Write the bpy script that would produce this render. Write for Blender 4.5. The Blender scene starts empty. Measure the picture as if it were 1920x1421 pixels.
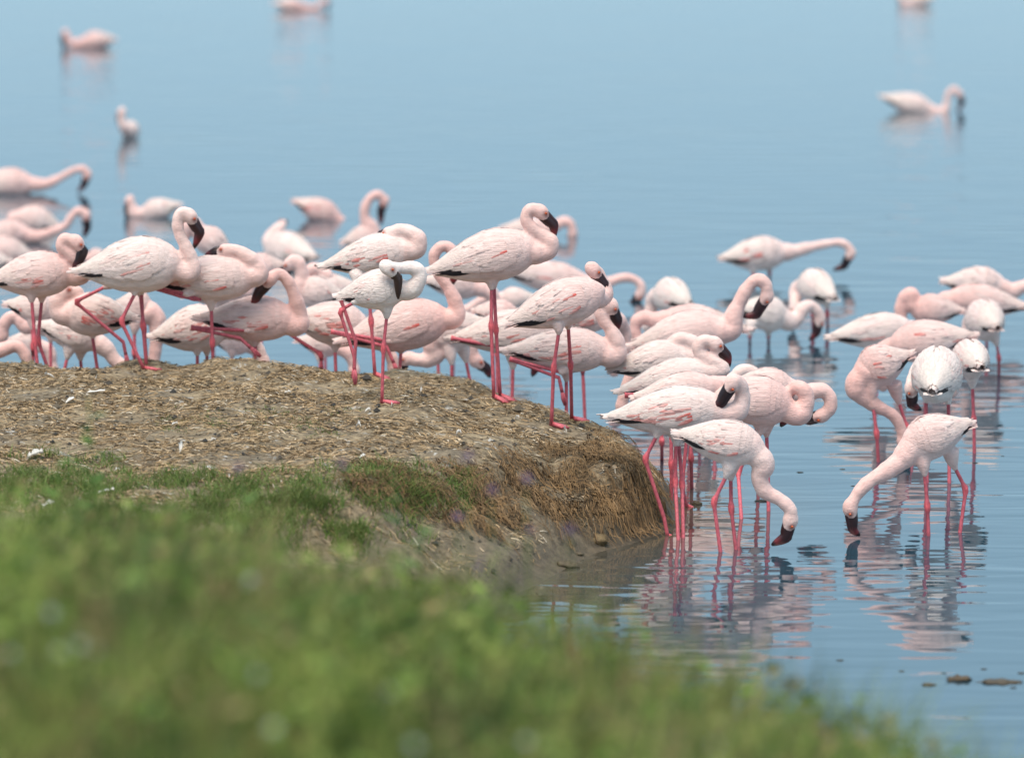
import bpy, bmesh, math, random
import numpy as np
from mathutils import Vector, Matrix

# ------------------------------------------------------------------ camera, sky, sun, exposure
scene = bpy.context.scene
F = 9680.0                       # focal length in photograph pixels (1920 wide)
HC = 3.5                         # lens height above the water
PITCH = math.atan(1305.5 / F)
cam_data = bpy.data.cameras.new('camera')
cam_data.sensor_width = 36.0
cam_data.lens = F / 1920.0 * 36.0
cam_data.clip_start = 0.5
cam_data.clip_end = 6000
cam_data.dof.use_dof = True
cam_data.dof.focus_distance = 21.8
cam_data.dof.aperture_fstop = 2.1
cam = bpy.data.objects.new('camera', cam_data)
scene.collection.objects.link(cam)
cam.location = (0, 0, HC)
cam.rotation_euler = (math.pi / 2 - PITCH, 0, 0)
scene.camera = cam

SUN_EL, SUN_AZ = math.radians(66), math.radians(205)     # azimuth measured from +Y clockwise: high, behind the camera
world = bpy.data.worlds.new('World')
scene.world = world
world.use_nodes = True
wn, wl = world.node_tree.nodes, world.node_tree.links
wn.clear()
sky = wn.new('ShaderNodeTexSky')
sky.sky_type = 'NISHITA'
sky.sun_disc = False
sky.sun_elevation = SUN_EL
sky.sun_rotation = SUN_AZ
sky.air_density = 1.0
sky.altitude = 1000
sky.dust_density = 0.3
sky.ozone_density = 3.0
bg = wn.new('ShaderNodeBackground')
bg.inputs['Strength'].default_value = 0.11
wo = wn.new('ShaderNodeOutputWorld')
veil = wn.new('ShaderNodeBackground')            # thin even veil of high cloud over the whole sky
veil.inputs['Color'].default_value = (0.40, 0.605, 0.75, 1)
veil.inputs['Strength'].default_value = 0.84
mixs = wn.new('ShaderNodeMixShader')
mixs.inputs[0].default_value = 0.88
wl.new(sky.outputs[0], bg.inputs[0])
wl.new(bg.outputs[0], mixs.inputs[1])
wl.new(veil.outputs[0], mixs.inputs[2])
wl.new(mixs.outputs[0], wo.inputs[0])

sun_data = bpy.data.lights.new('sun', 'SUN')
sun_data.energy = 3.1
sun_data.angle = math.radians(45)
sun_data.color = (1.0, 0.87, 0.74)
sun = bpy.data.objects.new('sun', sun_data)
scene.collection.objects.link(sun)
sd = Vector((math.sin(SUN_AZ) * math.cos(SUN_EL), math.cos(SUN_AZ) * math.cos(SUN_EL), math.sin(SUN_EL)))
sun.rotation_euler = sd.to_track_quat('Z', 'Y').to_euler()
sun.location = (0, 0, 40)

scene.view_settings.view_transform = 'Standard'
scene.view_settings.look = 'None'
scene.view_settings.gamma = 1
scene.view_settings.exposure = 0.54

rng = np.random.default_rng(7)
COL = scene.collection

# ------------------------------------------------------------------ helpers
CP, SP = math.cos(PITCH), math.sin(PITCH)
def ray(x, y):
    u, v = (x - 960.0) / F, (y - 710.5) / F
    return np.array([u, CP - v * SP, -SP - v * CP])
def at_depth(x, y, Y):
    d = ray(x, y)
    return np.array([0, 0, HC]) + d * (Y / d[1])
def at_height(x, y, z):
    d = ray(x, y)
    return np.array([0, 0, HC]) + d * ((z - HC) / d[2])

def mesh_obj(name, verts, faces, mats, parent=None, cols=None, smooth=True, midx=None):
    me = bpy.data.meshes.new(name)
    me.from_pydata([tuple(v) for v in verts], [], [tuple(f) for f in faces])
    for m in (mats if isinstance(mats, (list, tuple)) else [mats]):
        me.materials.append(m)
    if cols is not None:
        a = me.color_attributes.new('tint', 'FLOAT_COLOR', 'POINT')
        c = np.ones((len(verts), 4), dtype=np.float32)
        c[:, :3] = np.asarray(cols, dtype=np.float32)[:, :3]
        a.data.foreach_set('color', c.ravel())
    if midx is not None:
        me.polygons.foreach_set('material_index', np.asarray(midx, dtype=np.int32))
    if smooth:
        me.polygons.foreach_set('use_smooth', np.ones(len(me.polygons), dtype=bool))
    me.update()
    o = bpy.data.objects.new(name, me)
    COL.objects.link(o)
    if parent is not None:
        o.parent = parent
    return o

def np_mesh(name, V, quads, mats, cols=None, smooth=True):
    """fast mesh from arrays of quads"""
    me = bpy.data.meshes.new(name)
    nq = len(quads)
    me.vertices.add(len(V)); me.vertices.foreach_set('co', np.asarray(V, dtype=np.float32).ravel())
    me.loops.add(nq * 4); me.loops.foreach_set('vertex_index', np.asarray(quads, dtype=np.int32).ravel())
    me.polygons.add(nq)
    me.polygons.foreach_set('loop_start', np.arange(0, nq * 4, 4, dtype=np.int32))
    me.polygons.foreach_set('loop_total', np.full(nq, 4, dtype=np.int32))
    me.polygons.foreach_set('use_smooth', np.full(nq, smooth, dtype=bool))
    for m in (mats if isinstance(mats, (list, tuple)) else [mats]):
        me.materials.append(m)
    if cols is not None:
        a = me.color_attributes.new('tint', 'FLOAT_COLOR', 'POINT')
        c = np.ones((len(V), 4), dtype=np.float32); c[:, :3] = cols
        a.data.foreach_set('color', c.ravel())
    me.update(calc_edges=True)
    me.validate()
    o = bpy.data.objects.new(name, me)
    COL.objects.link(o)
    return o

def tag(o, label=None, cat=None, group=None, kind=None):
    if label: o['label'] = label
    if cat: o['category'] = cat
    if group: o['group'] = group
    if kind: o['kind'] = kind
    return o

def empty(name, loc, rz=0.0):
    o = bpy.data.objects.new(name, None)
    o.empty_display_size = 0.1
    COL.objects.link(o)
    o.location = loc
    o.rotation_euler = (0, 0, rz)
    return o

def catmull(P, n):
    """n samples along a centripetal-ish Catmull-Rom spline through P, even in arc length"""
    P = np.asarray(P, dtype=float)
    Q = np.vstack([2 * P[0] - P[1], P, 2 * P[-1] - P[-2]])
    out = []
    for i in range(1, len(Q) - 2):
        p0, p1, p2, p3 = Q[i - 1], Q[i], Q[i + 1], Q[i + 2]
        for t in np.linspace(0, 1, 12, endpoint=False):
            out.append(0.5 * ((2 * p1) + (-p0 + p2) * t + (2 * p0 - 5 * p1 + 4 * p2 - p3) * t * t + (-p0 + 3 * p1 - 3 * p2 + p3) * t ** 3))
    out.append(P[-1])
    out = np.array(out)
    s = np.concatenate([[0], np.cumsum(np.linalg.norm(np.diff(out, axis=0), axis=1))])
    return np.stack([np.interp(np.linspace(0, s[-1], n), s, out[:, k]) for k in range(out.shape[1])], 1)

def nrm(v):
    v = np.asarray(v, dtype=float)
    return v / (np.linalg.norm(v) + 1e-12)

def tube(path, radii, nseg=10, flat=None, up=None):
    """closed tube; flat: (a, b) multipliers on side/up axes"""
    path = np.asarray(path); n = len(path)
    V, Fc = [], []
    t0 = nrm(path[1] - path[0])
    ref = np.array([0, 0, 1.0]) if up is None else np.asarray(up, float)
    if abs(np.dot(ref, t0)) > 0.95: ref = np.array([1.0, 0, 0])
    s = nrm(np.cross(ref, t0))
    for i in range(n):
        t = nrm(path[min(i + 1, n - 1)] - path[max(i - 1, 0)])
        s = nrm(s - np.dot(s, t) * t)
        u = np.cross(t, s)
        fa, fb = (1, 1) if flat is None else flat
        for k in range(nseg):
            a = 2 * math.pi * k / nseg
            V.append(path[i] + radii[i] * (fa * math.cos(a) * s + fb * math.sin(a) * u))
    for i in range(n - 1):
        for k in range(nseg):
            k2 = (k + 1) % nseg
            Fc.append((i * nseg + k, i * nseg + k2, (i + 1) * nseg + k2, (i + 1) * nseg + k))
    Fc.append(tuple(range(nseg))[::-1])
    Fc.append(tuple(range((n - 1) * nseg, n * nseg)))
    return V, Fc

def ellipsoid(c, ax, n1=12, n2=8):
    """ax: three axis vectors (with length)"""
    V, Fc = [np.asarray(c) + ax[0]], []
    for i in range(1, n2):
        th = math.pi * i / n2
        for k in range(n1):
            ph = 2 * math.pi * k / n1
            V.append(c + ax[0] * math.cos(th) + math.sin(th) * (ax[1] * math.cos(ph) + ax[2] * math.sin(ph)))
    V.append(np.asarray(c) - ax[0])
    for k in range(n1):
        Fc.append((0, 1 + k, 1 + (k + 1) % n1))
        b = 1 + (n2 - 2) * n1
        Fc.append((len(V) - 1, b + (k + 1) % n1, b + k))
    for i in range(n2 - 2):
        for k in range(n1):
            k2 = (k + 1) % n1
            Fc.append((1 + i * n1 + k, 1 + (i + 1) * n1 + k, 1 + (i + 1) * n1 + k2, 1 + i * n1 + k2))
    return V, Fc

class Acc:
    def __init__(self): self.V, self.F, self.C, self.M = [], [], [], []
    def add(self, VF, col=(1, 1, 1), m=0):
        V, Fc = VF; b = len(self.V)
        self.V.extend(V)
        self.F.extend([tuple(i + b for i in f) for f in Fc])
        self.C.extend([col] * len(V) if np.ndim(col) == 1 else list(col))
        self.M.extend([m] * len(Fc))

# ------------------------------------------------------------------ materials
def new_mat(name):
    m = bpy.data.materials.new(name); m.use_nodes = True
    return m, m.node_tree.nodes, m.node_tree.links, m.node_tree.nodes['Principled BSDF']

def tint_mat(name, rough=0.7, sheen=0.0, var=0.12, scale=(30, 30, 30), bump=0.0, bscale=(30, 30, 30), spec=0.3, sss=0.0, trans=0.0):
    m, n, l, b = new_mat(name)
    at = n.new('ShaderNodeVertexColor'); at.layer_name = 'tint'
    tc = n.new('ShaderNodeTexCoord'); mp = n.new('ShaderNodeMapping'); mp.inputs['Scale'].default_value = scale
    nz = n.new('ShaderNodeTexNoise'); nz.inputs['Scale'].default_value = 1.0; nz.inputs['Detail'].default_value = 4
    l.new(tc.outputs['Object'], mp.inputs[0]); l.new(mp.outputs[0], nz.inputs['Vector'])
    mr = n.new('ShaderNodeMapRange'); mr.inputs['From Min'].default_value = 0.3; mr.inputs['From Max'].default_value = 0.7
    mr.inputs['To Min'].default_value = 1 - var; mr.inputs['To Max'].default_value = 1 + var * 0.6
    l.new(nz.outputs['Fac'], mr.inputs['Value'])
    mx = n.new('ShaderNodeVectorMath'); mx.operation = 'SCALE'
    l.new(at.outputs['Color'], mx.inputs[0]); l.new(mr.outputs[0], mx.inputs['Scale'])
    l.new(mx.outputs[0], b.inputs['Base Color'])
    b.inputs['Roughness'].default_value = rough
    b.inputs['Specular IOR Level'].default_value = spec
    b.inputs['Sheen Weight'].default_value = sheen
    if sss:
        b.inputs['Subsurface Weight'].default_value = sss
        b.inputs['Subsurface Radius'].default_value = (0.02, 0.012, 0.01)
        b.inputs['Subsurface Scale'].default_value = 1.0
    if bump:
        mp2 = n.new('ShaderNodeMapping'); mp2.inputs['Scale'].default_value = bscale
        nb = n.new('ShaderNodeTexNoise'); nb.inputs['Scale'].default_value = 1.0; nb.inputs['Detail'].default_value = 5
        nb.inputs['Roughness'].default_value = 0.6
        l.new(tc.outputs['Object'], mp2.inputs[0]); l.new(mp2.outputs[0], nb.inputs['Vector'])
        bp = n.new('ShaderNodeBump'); bp.inputs['Strength'].default_value = bump; bp.inputs['Distance'].default_value = 0.006
        l.new(nb.outputs['Fac'], bp.inputs['Height']); l.new(bp.outputs[0], b.inputs['Normal'])
    if trans:
        o = n['Material Output']; tr = n.new('ShaderNodeBsdfTranslucent'); ms = n.new('ShaderNodeMixShader')
        ms.inputs[0].default_value = trans
        l.new(mx.outputs[0], tr.inputs[0]); l.new(b.outputs[0], ms.inputs[1]); l.new(tr.outputs[0], ms.inputs[2]); l.new(ms.outputs[0], o.inputs[0])
    return m

M_PLUME = tint_mat('plumage', rough=0.9, sheen=0.2, var=0.15, scale=(22, 60, 60), bump=0.8, bscale=(70, 170, 170), spec=0.08, sss=0.12)
M_FEATH = tint_mat('wing_feathers', rough=0.85, sheen=0.15, var=0.15, scale=(9, 100, 100), bump=0.9, bscale=(18, 230, 230), spec=0.12, trans=0.1)
M_LEG = tint_mat('leg_skin', rough=0.5, var=0.34, scale=(120, 120, 60), bump=0.3, bscale=(250, 250, 90), spec=0.4)
M_BILL = tint_mat('bill_horn', rough=0.32, var=0.25, scale=(60, 60, 60), bump=0.1, bscale=(90, 90, 90), spec=0.5)
M_EYE = tint_mat('eye', rough=0.12, var=0.05, spec=0.6)
M_BLADE = tint_mat('grass_blade', rough=0.55, var=0.2, scale=(4, 4, 4), spec=0.25, trans=0.25)
M_STRAW = tint_mat('dry_straw', rough=0.8, var=0.25, scale=(9, 9, 9), spec=0.15)
M_DOWN = tint_mat('shed_feather', rough=0.9, var=0.06, scale=(60, 60, 60), spec=0.1, trans=0.2)
M_CLOD = tint_mat('wet_mud_clod', rough=0.6, var=0.4, scale=(60, 60, 60), bump=0.8, bscale=(90, 90, 90), spec=0.3)
M_PETAL = tint_mat('petal', rough=0.7, var=0.15, scale=(90, 90, 90), trans=0.2)

def soil_mat():
    m, n, l, b = new_mat('mound_soil')
    tc = n.new('ShaderNodeTexCoord')
    def noise(sc, det=6, rough=0.6):
        z = n.new('ShaderNodeTexNoise'); z.inputs['Scale'].default_value = sc; z.inputs['Detail'].default_value = det; z.inputs['Roughness'].default_value = rough
        l.new(tc.outputs['Object'], z.inputs['Vector']); return z
    r1 = n.new('ShaderNodeValToRGB'); e = r1.color_ramp.elements
    e[0].position = 0.30; e[0].color = (0.075, 0.058, 0.04, 1)
    e[1].position = 0.72; e[1].color = (0.50, 0.40, 0.27, 1)
    x = e.new(0.45); x.color = (0.23, 0.18, 0.12, 1)
    x = e.new(0.58); x.color = (0.36, 0.28, 0.18, 1)
    l.new(noise(26).outputs['Fac'], r1.inputs[0])
    # bare grey mud low on the slopes and dark crumbs
    r2 = n.new('ShaderNodeValToRGB'); e = r2.color_ramp.elements
    e[0].position = 0.46; e[0].color = (0, 0, 0, 1); e[1].position = 0.60; e[1].color = (1, 1, 1, 1)
    l.new(noise(3.2, 5).outputs['Fac'], r2.inputs[0])
    mx = n.new('ShaderNodeMixRGB'); mx.inputs[2].default_value = (0.185, 0.155, 0.118, 1)
    sc = n.new('ShaderNodeMath'); sc.operation = 'MULTIPLY'; sc.inputs[1].default_value = 0.6
    l.new(r2.outputs[0], sc.inputs[0]); l.new(sc.outputs[0], mx.inputs[0]); l.new(r1.outputs[0], mx.inputs[1])
    # white droppings
    r3 = n.new('ShaderNodeValToRGB'); e = r3.color_ramp.elements
    e[0].position = 0.61; e[0].color = (0, 0, 0, 1); e[1].position = 0.66; e[1].color = (1, 1, 1, 1)
    l.new(noise(17, 4, 0.7).outputs['Fac'], r3.inputs[0])
    mx2 = n.new('ShaderNodeMixRGB'); mx2.inputs[2].default_value = (0.55, 0.53, 0.49, 1)
    at = n.new('ShaderNodeVertexColor'); at.layer_name = 'tint'      # red = top of the mound, where birds stand
    sp = n.new('ShaderNodeSeparateColor'); l.new(at.outputs['Color'], sp.inputs[0])
    m3 = n.new('ShaderNodeMath'); m3.operation = 'MULTIPLY'
    l.new(r3.outputs[0], m3.inputs[0]); l.new(sp.outputs['Red'], m3.inputs[1])
    l.new(m3.outputs[0], mx2.inputs[0]); l.new(mx.outputs[0], mx2.inputs[1])
    gp = n.new('ShaderNodeNewGeometry'); sx = n.new('ShaderNodeSeparateXYZ'); l.new(gp.outputs['Position'], sx.inputs[0])
    wet = n.new('ShaderNodeMapRange'); wet.inputs['From Min'].default_value = 0.02; wet.inputs['From Max'].default_value = 0.24; wet.inputs['To Min'].default_value = 1; wet.inputs['To Max'].default_value = 0
    l.new(sx.outputs['Z'], wet.inputs['Value'])
    mxw = n.new('ShaderNodeMixRGB'); mxw.inputs[2].default_value = (0.085, 0.07, 0.052, 1)
    wsc = n.new('ShaderNodeMath'); wsc.operation = 'MULTIPLY'; wsc.inputs[1].default_value = 0.75; l.new(wet.outputs[0], wsc.inputs[0])
    l.new(wsc.outputs[0], mxw.inputs[0]); l.new(mx2.outputs[0], mxw.inputs[1])
    rw = n.new('ShaderNodeMapRange'); rw.inputs['To Min'].default_value = 0.92; rw.inputs['To Max'].default_value = 0.45; l.new(wet.outputs[0], rw.inputs['Value']); l.new(rw.outputs[0], b.inputs['Roughness'])
    l.new(mxw.outputs[0], b.inputs['Base Color'])
    b.inputs['Roughness'].default_value = 0.9; b.inputs['Specular IOR Level'].default_value = 0.2
    bp = n.new('ShaderNodeBump'); bp.inputs['Strength'].default_value = 0.9; bp.inputs['Distance'].default_value = 0.02
    l.new(noise(60, 8, 0.7).outputs['Fac'], bp.inputs['Height']); l.new(bp.outputs[0], b.inputs['Normal'])
    return m
M_SOIL = soil_mat()

def bank_mat():
    m, n, l, b = new_mat('bank_turf')
    tc = n.new('ShaderNodeTexCoord'); z = n.new('ShaderNodeTexNoise'); z.inputs['Scale'].default_value = 9; z.inputs['Detail'].default_value = 6
    l.new(tc.outputs['Object'], z.inputs['Vector'])
    r = n.new('ShaderNodeValToRGB'); e = r.color_ramp.elements
    e[0].position = 0.3; e[0].color = (0.03, 0.04, 0.012, 1); e[1].position = 0.7; e[1].color = (0.09, 0.1, 0.035, 1)
    l.new(z.outputs['Fac'], r.inputs[0]); l.new(r.outputs[0], b.inputs['Base Color']); b.inputs['Roughness'].default_value = 0.95
    return m
M_BANK = bank_mat()

def water_mat():
    m, n, l, b = new_mat('lake_water')
    b.inputs['Base Color'].default_value = (0.02, 0.055, 0.08, 1)
    b.inputs['Roughness'].default_value = 0.02
    b.inputs['IOR'].default_value = 2.3
    at = n.new('ShaderNodeVertexColor'); at.layer_name = 'tint'; sp = n.new('ShaderNodeSeparateColor'); l.new(at.outputs['Color'], sp.inputs[0])
    mxs = n.new('ShaderNodeMixRGB'); mxs.inputs[1].default_value = (0.02, 0.055, 0.08, 1); mxs.inputs[2].default_value = (0.085, 0.072, 0.052, 1)
    l.new(sp.outputs['Red'], mxs.inputs[0]); l.new(mxs.outputs[0], b.inputs['Base Color'])
    tc = n.new('ShaderNodeTexCoord')
    def layer(scale, rot, det, dist):
        mp = n.new('ShaderNodeMapping'); mp.inputs['Scale'].default_value = scale; mp.inputs['Rotation'].default_value = (0, 0, rot)
        z = n.new('ShaderNodeTexNoise'); z.inputs['Scale'].default_value = 1; z.inputs['Detail'].default_value = det; z.inputs['Distortion'].default_value = dist
        l.new(tc.outputs['Object'], mp.inputs[0]); l.new(mp.outputs[0], z.inputs['Vector'])
        return z.outputs['Fac']
    a = layer((1.5, 5.2, 1), 0.05, 1, 0.5)
    c = layer((4.0, 11.0, 1), -0.12, 1, 0.3)
    d = layer((0.35, 0.9, 1), 0.25, 2, 0.2)
    # patches of calmer and breezier water
    r = n.new('ShaderNodeMapRange'); r.inputs['From Min'].default_value = 0.35; r.inputs['From Max'].default_value = 0.65
    r.inputs['To Min'].default_value = 0.5; r.inputs['To Max'].default_value = 1.2
    l.new(d, r.inputs['Value'])
    # the open lake beyond the shelter of the mound is ruffled by the breeze
    gp = n.new('ShaderNodeNewGeometry'); sx = n.new('ShaderNodeSeparateXYZ'); l.new(gp.outputs['Position'], sx.inputs[0])
    fr_ = n.new('ShaderNodeMapRange'); fr_.inputs['From Min'].default_value = 23; fr_.inputs['From Max'].default_value = 44; fr_.inputs['To Min'].default_value = 1.0; fr_.inputs['To Max'].default_value = 3.0
    l.new(sx.outputs['Y'], fr_.inputs['Value'])
    mu = n.new('ShaderNodeMath'); mu.operation = 'MULTIPLY'; l.new(r.outputs[0], mu.inputs[0]); l.new(fr_.outputs[0], mu.inputs[1])
    b1 = n.new('ShaderNodeBump'); b1.inputs['Distance'].default_value = 0.0075
    b2 = n.new('ShaderNodeBump'); b2.inputs['Distance'].default_value = 0.0011
    f2 = n.new('ShaderNodeMapRange'); f2.inputs['From Min'].default_value = 24; f2.inputs['From Max'].default_value = 40; f2.inputs['To Min'].default_value = 1.0; f2.inputs['To Max'].default_value = 1.2
    l.new(sx.outputs['Y'], f2.inputs['Value']); m2 = n.new('ShaderNodeMath'); m2.operation = 'MULTIPLY'; l.new(r.outputs[0], m2.inputs[0]); l.new(f2.outputs[0], m2.inputs[1]); l.new(m2.outputs[0], b1.inputs['Strength']); l.new(mu.outputs[0], b2.inputs['Strength'])
    l.new(a, b1.inputs['Height']); l.new(c, b2.inputs['Height'])
    l.new(b1.outputs[0], b2.inputs['Normal']); l.new(b2.outputs[0], b.inputs['Normal'])
    return m
M_WATER = water_mat()

# ------------------------------------------------------------------ ground: mound and near bank
def poly_dist(P, poly):
    """unsigned distance to polygon boundary and inside mask"""
    P = np.atleast_2d(P); D = np.full(len(P), 1e9); ins = np.zeros(len(P), bool)
    n = len(poly)
    for i in range(n):
        a, b = np.array(poly[i]), np.array(poly[(i + 1) % n])
        ab = b - a
        t = np.clip(((P - a) @ ab) / (ab @ ab), 0, 1)
        D = np.minimum(D, np.linalg.norm(P - (a + t[:, None] * ab), axis=1))
        c = (a[1] > P[:, 1]) != (b[1] > P[:, 1])
        with np.errstate(divide='ignore', invalid='ignore'):
            xi = (b[0] - a[0]) * (P[:, 1] - a[1]) / (b[1] - a[1]) + a[0]
        ins ^= c & (P[:, 0] < xi)
    return D, ins

def wxy(x, y, z):
    p = at_height(x, y, z); return (p[0], p[1])
TOP = [(-5, 23.05), wxy(0, 693, .435), wxy(400, 693, .435), wxy(640, 697, .43), wxy(760, 697, .425), wxy(850, 714, .415), wxy(930, 738, .385), wxy(1045, 766, .345),
       wxy(1110, 793, .315), wxy(1160, 832, .285), wxy(1185, 862, .265), wxy(1180, 880, .255), wxy(1150, 885, .26), wxy(1090, 860, .285), wxy(1000, 840, .325),
       wxy(850, 862, .36), wxy(700, 890, .39), wxy(500, 930, .40), wxy(250, 960, .41), wxy(0, 975, .41), (-5, 19.6)]
BASE = [(-5, 24.3), (-1, 24.2), (-.45, 23.8), (0, 23.2), (.38, 22.7), (.6, 22.3), wxy(1268, 935, 0), wxy(1262, 985, 0), wxy(1225, 1000, 0), wxy(1170, 1018, 0),
        wxy(1100, 1036, 0), wxy(1040, 1068, 0), wxy(985, 1098, 0), wxy(900, 1135, 0), wxy(700, 1180, 0), wxy(300, 1230, 0), (-5, 17.4)]

def fbm(X, Y, f0, oct=4, seed=0):
    r = np.random.default_rng(seed); out = np.zeros_like(X); a = 1.0
    for o in range(oct):
        for k in range(4):
            th = r.uniform(0, 2 * math.pi); ph = r.uniform(0, 6.28); f = f0 * 2 ** o * r.uniform(.7, 1.3)
            out += a * 0.5 * np.sin(f * (X * math.cos(th) + Y * math.sin(th)) * 6.283 + ph)
        a *= 0.5
    return out

def sil(px):    # image row of the grass tips along the edge of the near bank
    return np.interp(px, [-900, 0, 300, 600, 850, 1000, 1200, 1500, 1700, 1830, 1920, 2400], [950, 966, 972, 1040, 1105, 1155, 1208, 1285, 1365, 1435, 1500, 1900])
def crest_y(px):
    return np.interp(px, [-900, 0, 1000, 1900, 2400], [14.6, 14.4, 13.4, 11.8, 11.2])

def ground_z(X, Y):
    X = np.atleast_1d(np.asarray(X, float)); Y = np.atleast_1d(np.asarray(Y, float))
    P = np.stack([X, Y], 1)
    dT, iT = poly_dist(P, TOP); dB, iB = poly_dist(P, BASE)
    ztop = np.where(X < -.55, .435, .435 - .19 * np.clip((X + .55) / 1.15, 0, 1.2) ** 1.35)
    ztop = ztop - np.clip((22.0 - Y) * .015, 0, .04)
    t = np.where(iT, 1.0, dB / (dB + dT + 1e-9))
    t = np.clip(t + .05 * fbm(X, Y, 1.6, 3, 11) * (t < 1) * np.clip(t * 5, 0, 1), 0, 1)
    front = np.clip((22.2 - Y) / .5, 0, 1) * np.clip((X + 1.6) / .5, 0, 1)
    def st(a, b): q = np.clip((t - a) / (b - a), 0, 1); return q * q * (3 - 2 * q)
    smooth_p = 1 - (1 - np.clip(t, 0, 1)) ** 1.9
    step_p = .30 * st(0, .16) + .30 * st(.1, .6) + .25 * st(.52, .70) + .15 * st(.6, 1.0)
    prof = np.where(t > 0, smooth_p * (1 - front * .75) + step_p * front * .75, 0)
    z = np.where(iB, 0.012 + (ztop - .012) * prof, .012 - np.minimum(dB * .35, .4))
    # soften the lip, lumps
    z = z + np.where(iB, .011 * fbm(X, Y, 1.1, 4, 3) * np.clip(dB / .3, 0, 1) * np.where(iT, .8, 1.6) + .006 * fbm(X, Y, 5.0, 2, 4) * np.clip(dB / .1, 0, 1), 0)
    # the near bank
    px = 960 + X / np.maximum(Y, 1) * F
    yc = crest_y(px); tip = HC - yc * np.tan(np.arctan((sil(px) - 710.5) / F) + PITCH)
    zc = tip - .27
    near = Y < yc
    zb = np.where(near, zc + np.minimum((yc - Y) * .13, .55), zc - (Y - yc) * .52)
    zb = zb + .03 * fbm(X, Y, .8, 3, 9)
    zb = np.where(Y < 16.5, zb, -9)
    return np.maximum(z, zb)
def gz(x, y): return float(ground_z(x, y)[0])

def hit_ground(x, y, y0=15.0, y1=26.0):
    d = ray(x, y); Ys = np.linspace(y0, y1, 900)
    pts = np.array([0, 0, HC]) + d[None] * (Ys / d[1])[:, None]
    g = np.maximum(ground_z(pts[:, 0], pts[:, 1]), 0)
    k = np.nonzero(pts[:, 2] <= g)[0]
    return pts[k[0]] if len(k) else pts[-1]

def grid_terrain(name, x0, x1, y0, y1, sx, sy, mat):
    xs = np.arange(x0, x1 + sx / 2, sx); ys = np.arange(y0, y1 + sy / 2, sy)
    X, Y = np.meshgrid(xs, ys); z = ground_z(X.ravel(), Y.ravel())
    V = np.stack([X.ravel(), Y.ravel(), z], 1)
    nx, ny = len(xs), len(ys)
    i = (np.arange(ny - 1)[:, None] * nx + np.arange(nx - 1)[None]).ravel()
    q = np.stack([i, i + 1, i + nx + 1, i + nx], 1)
    dT, iT = poly_dist(V[:, :2], TOP)
    c = np.zeros((len(V), 3)); c[:, 0] = np.where(iT, 1, np.clip(1 - dT / .25, 0.05, 1)); 
    return np_mesh(name, V, q, mat, c)

mound = tag(grid_terrain('mound', -4.6, 1.0, 16.4, 24.4, .022, .022, M_SOIL), kind='structure')
bank = tag(grid_terrain('bank', -4.0, 3.2, 3.0, 16.0, .06, .06, M_BANK), kind='structure')

def water_sheet():
    xs = np.concatenate([[-3000, -60, -6], np.arange(-4.6, 1.6, .12), [2.5, 8, 60, 3000]]); ys = np.concatenate([[-60, 10], np.arange(16.4, 25, .12), [30, 60, 200, 4000]])
    X, Y = np.meshgrid(xs, ys); V = np.stack([X.ravel(), Y.ravel(), np.zeros(X.size)], 1)
    nx, ny = len(xs), len(ys); i = (np.arange(ny - 1)[:, None] * nx + np.arange(nx - 1)[None]).ravel()
    d, ins = poly_dist(V[:, :2], BASE)
    c = np.zeros((len(V), 3)); c[:, 0] = np.where(ins, 1, np.clip(1 - d / .75, 0, 1) ** 1.3)       # silty shallows round the mound
    return np_mesh('water', V, np.stack([i, i + 1, i + nx + 1, i + nx], 1), M_WATER, c, False)
water = tag(water_sheet(), kind='structure')
# ------------------------------------------------------------------ flamingo builder
HT = np.array([0, .05, .12, .22, .35, .5, .65, .78, .88, .95, 1.0])
HH = np.array([.03, .075, .145, .26, .39, .48, .50, .45, .35, .215, .03])
CO = np.array([-.05, -.05, -.045, -.035, -.02, 0, 0, 0, 0, 0, 0])
def smooth_interp(t, xs, ys):
    return np.interp(t, xs, ys)
_tt = np.linspace(0, 1, 201)
def _sm(ys, k=9):
    y = np.interp(_tt, HT, ys); ker = np.hanning(k + 2)[1:-1]; ker /= ker.sum()
    return np.convolve(np.pad(y, k // 2, mode='edge'), ker, mode='valid')
HHS, COS = _sm(HH), _sm(CO)
def hh(t): return np.interp(t, _tt, HHS)
def co(t): return np.interp(t, _tt, COS)

PINK = np.array([.82, .50, .465]); WHITE = np.array([.885, .775, .735]); NECK = np.array([.80, .465, .42]); RED = np.array([.68, .085, .065])
BLACK = np.array([.022, .018, .022]); LEGC = np.array([.60, .125, .16])

class Frame:
    def __init__(self, tail, chest, H):
        self.tail, self.chest, self.H = tail, chest, H
        self.L = np.linalg.norm(chest - tail); self.a = (chest - tail) / self.L
        s = np.cross(self.a, [0, 0, 1.0]); self.s = nrm(s); self.u = np.cross(self.s, self.a)
        self.W = min(H * .86, self.L * .5)
    def pt(self, t, phi, sg, off=0.0, wing=False):
        c = self.tail + self.a * self.L * t + self.u * self.H * co(t) * (-.4 if wing else 1)
        rh, rw = hh(t) * self.H, hh(t) * self.W
        n = self.u * math.cos(phi) + self.s * sg * math.sin(phi)
        return c + self.u * rh * math.cos(phi) + self.s * sg * rw * math.sin(phi) + n * off

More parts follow.
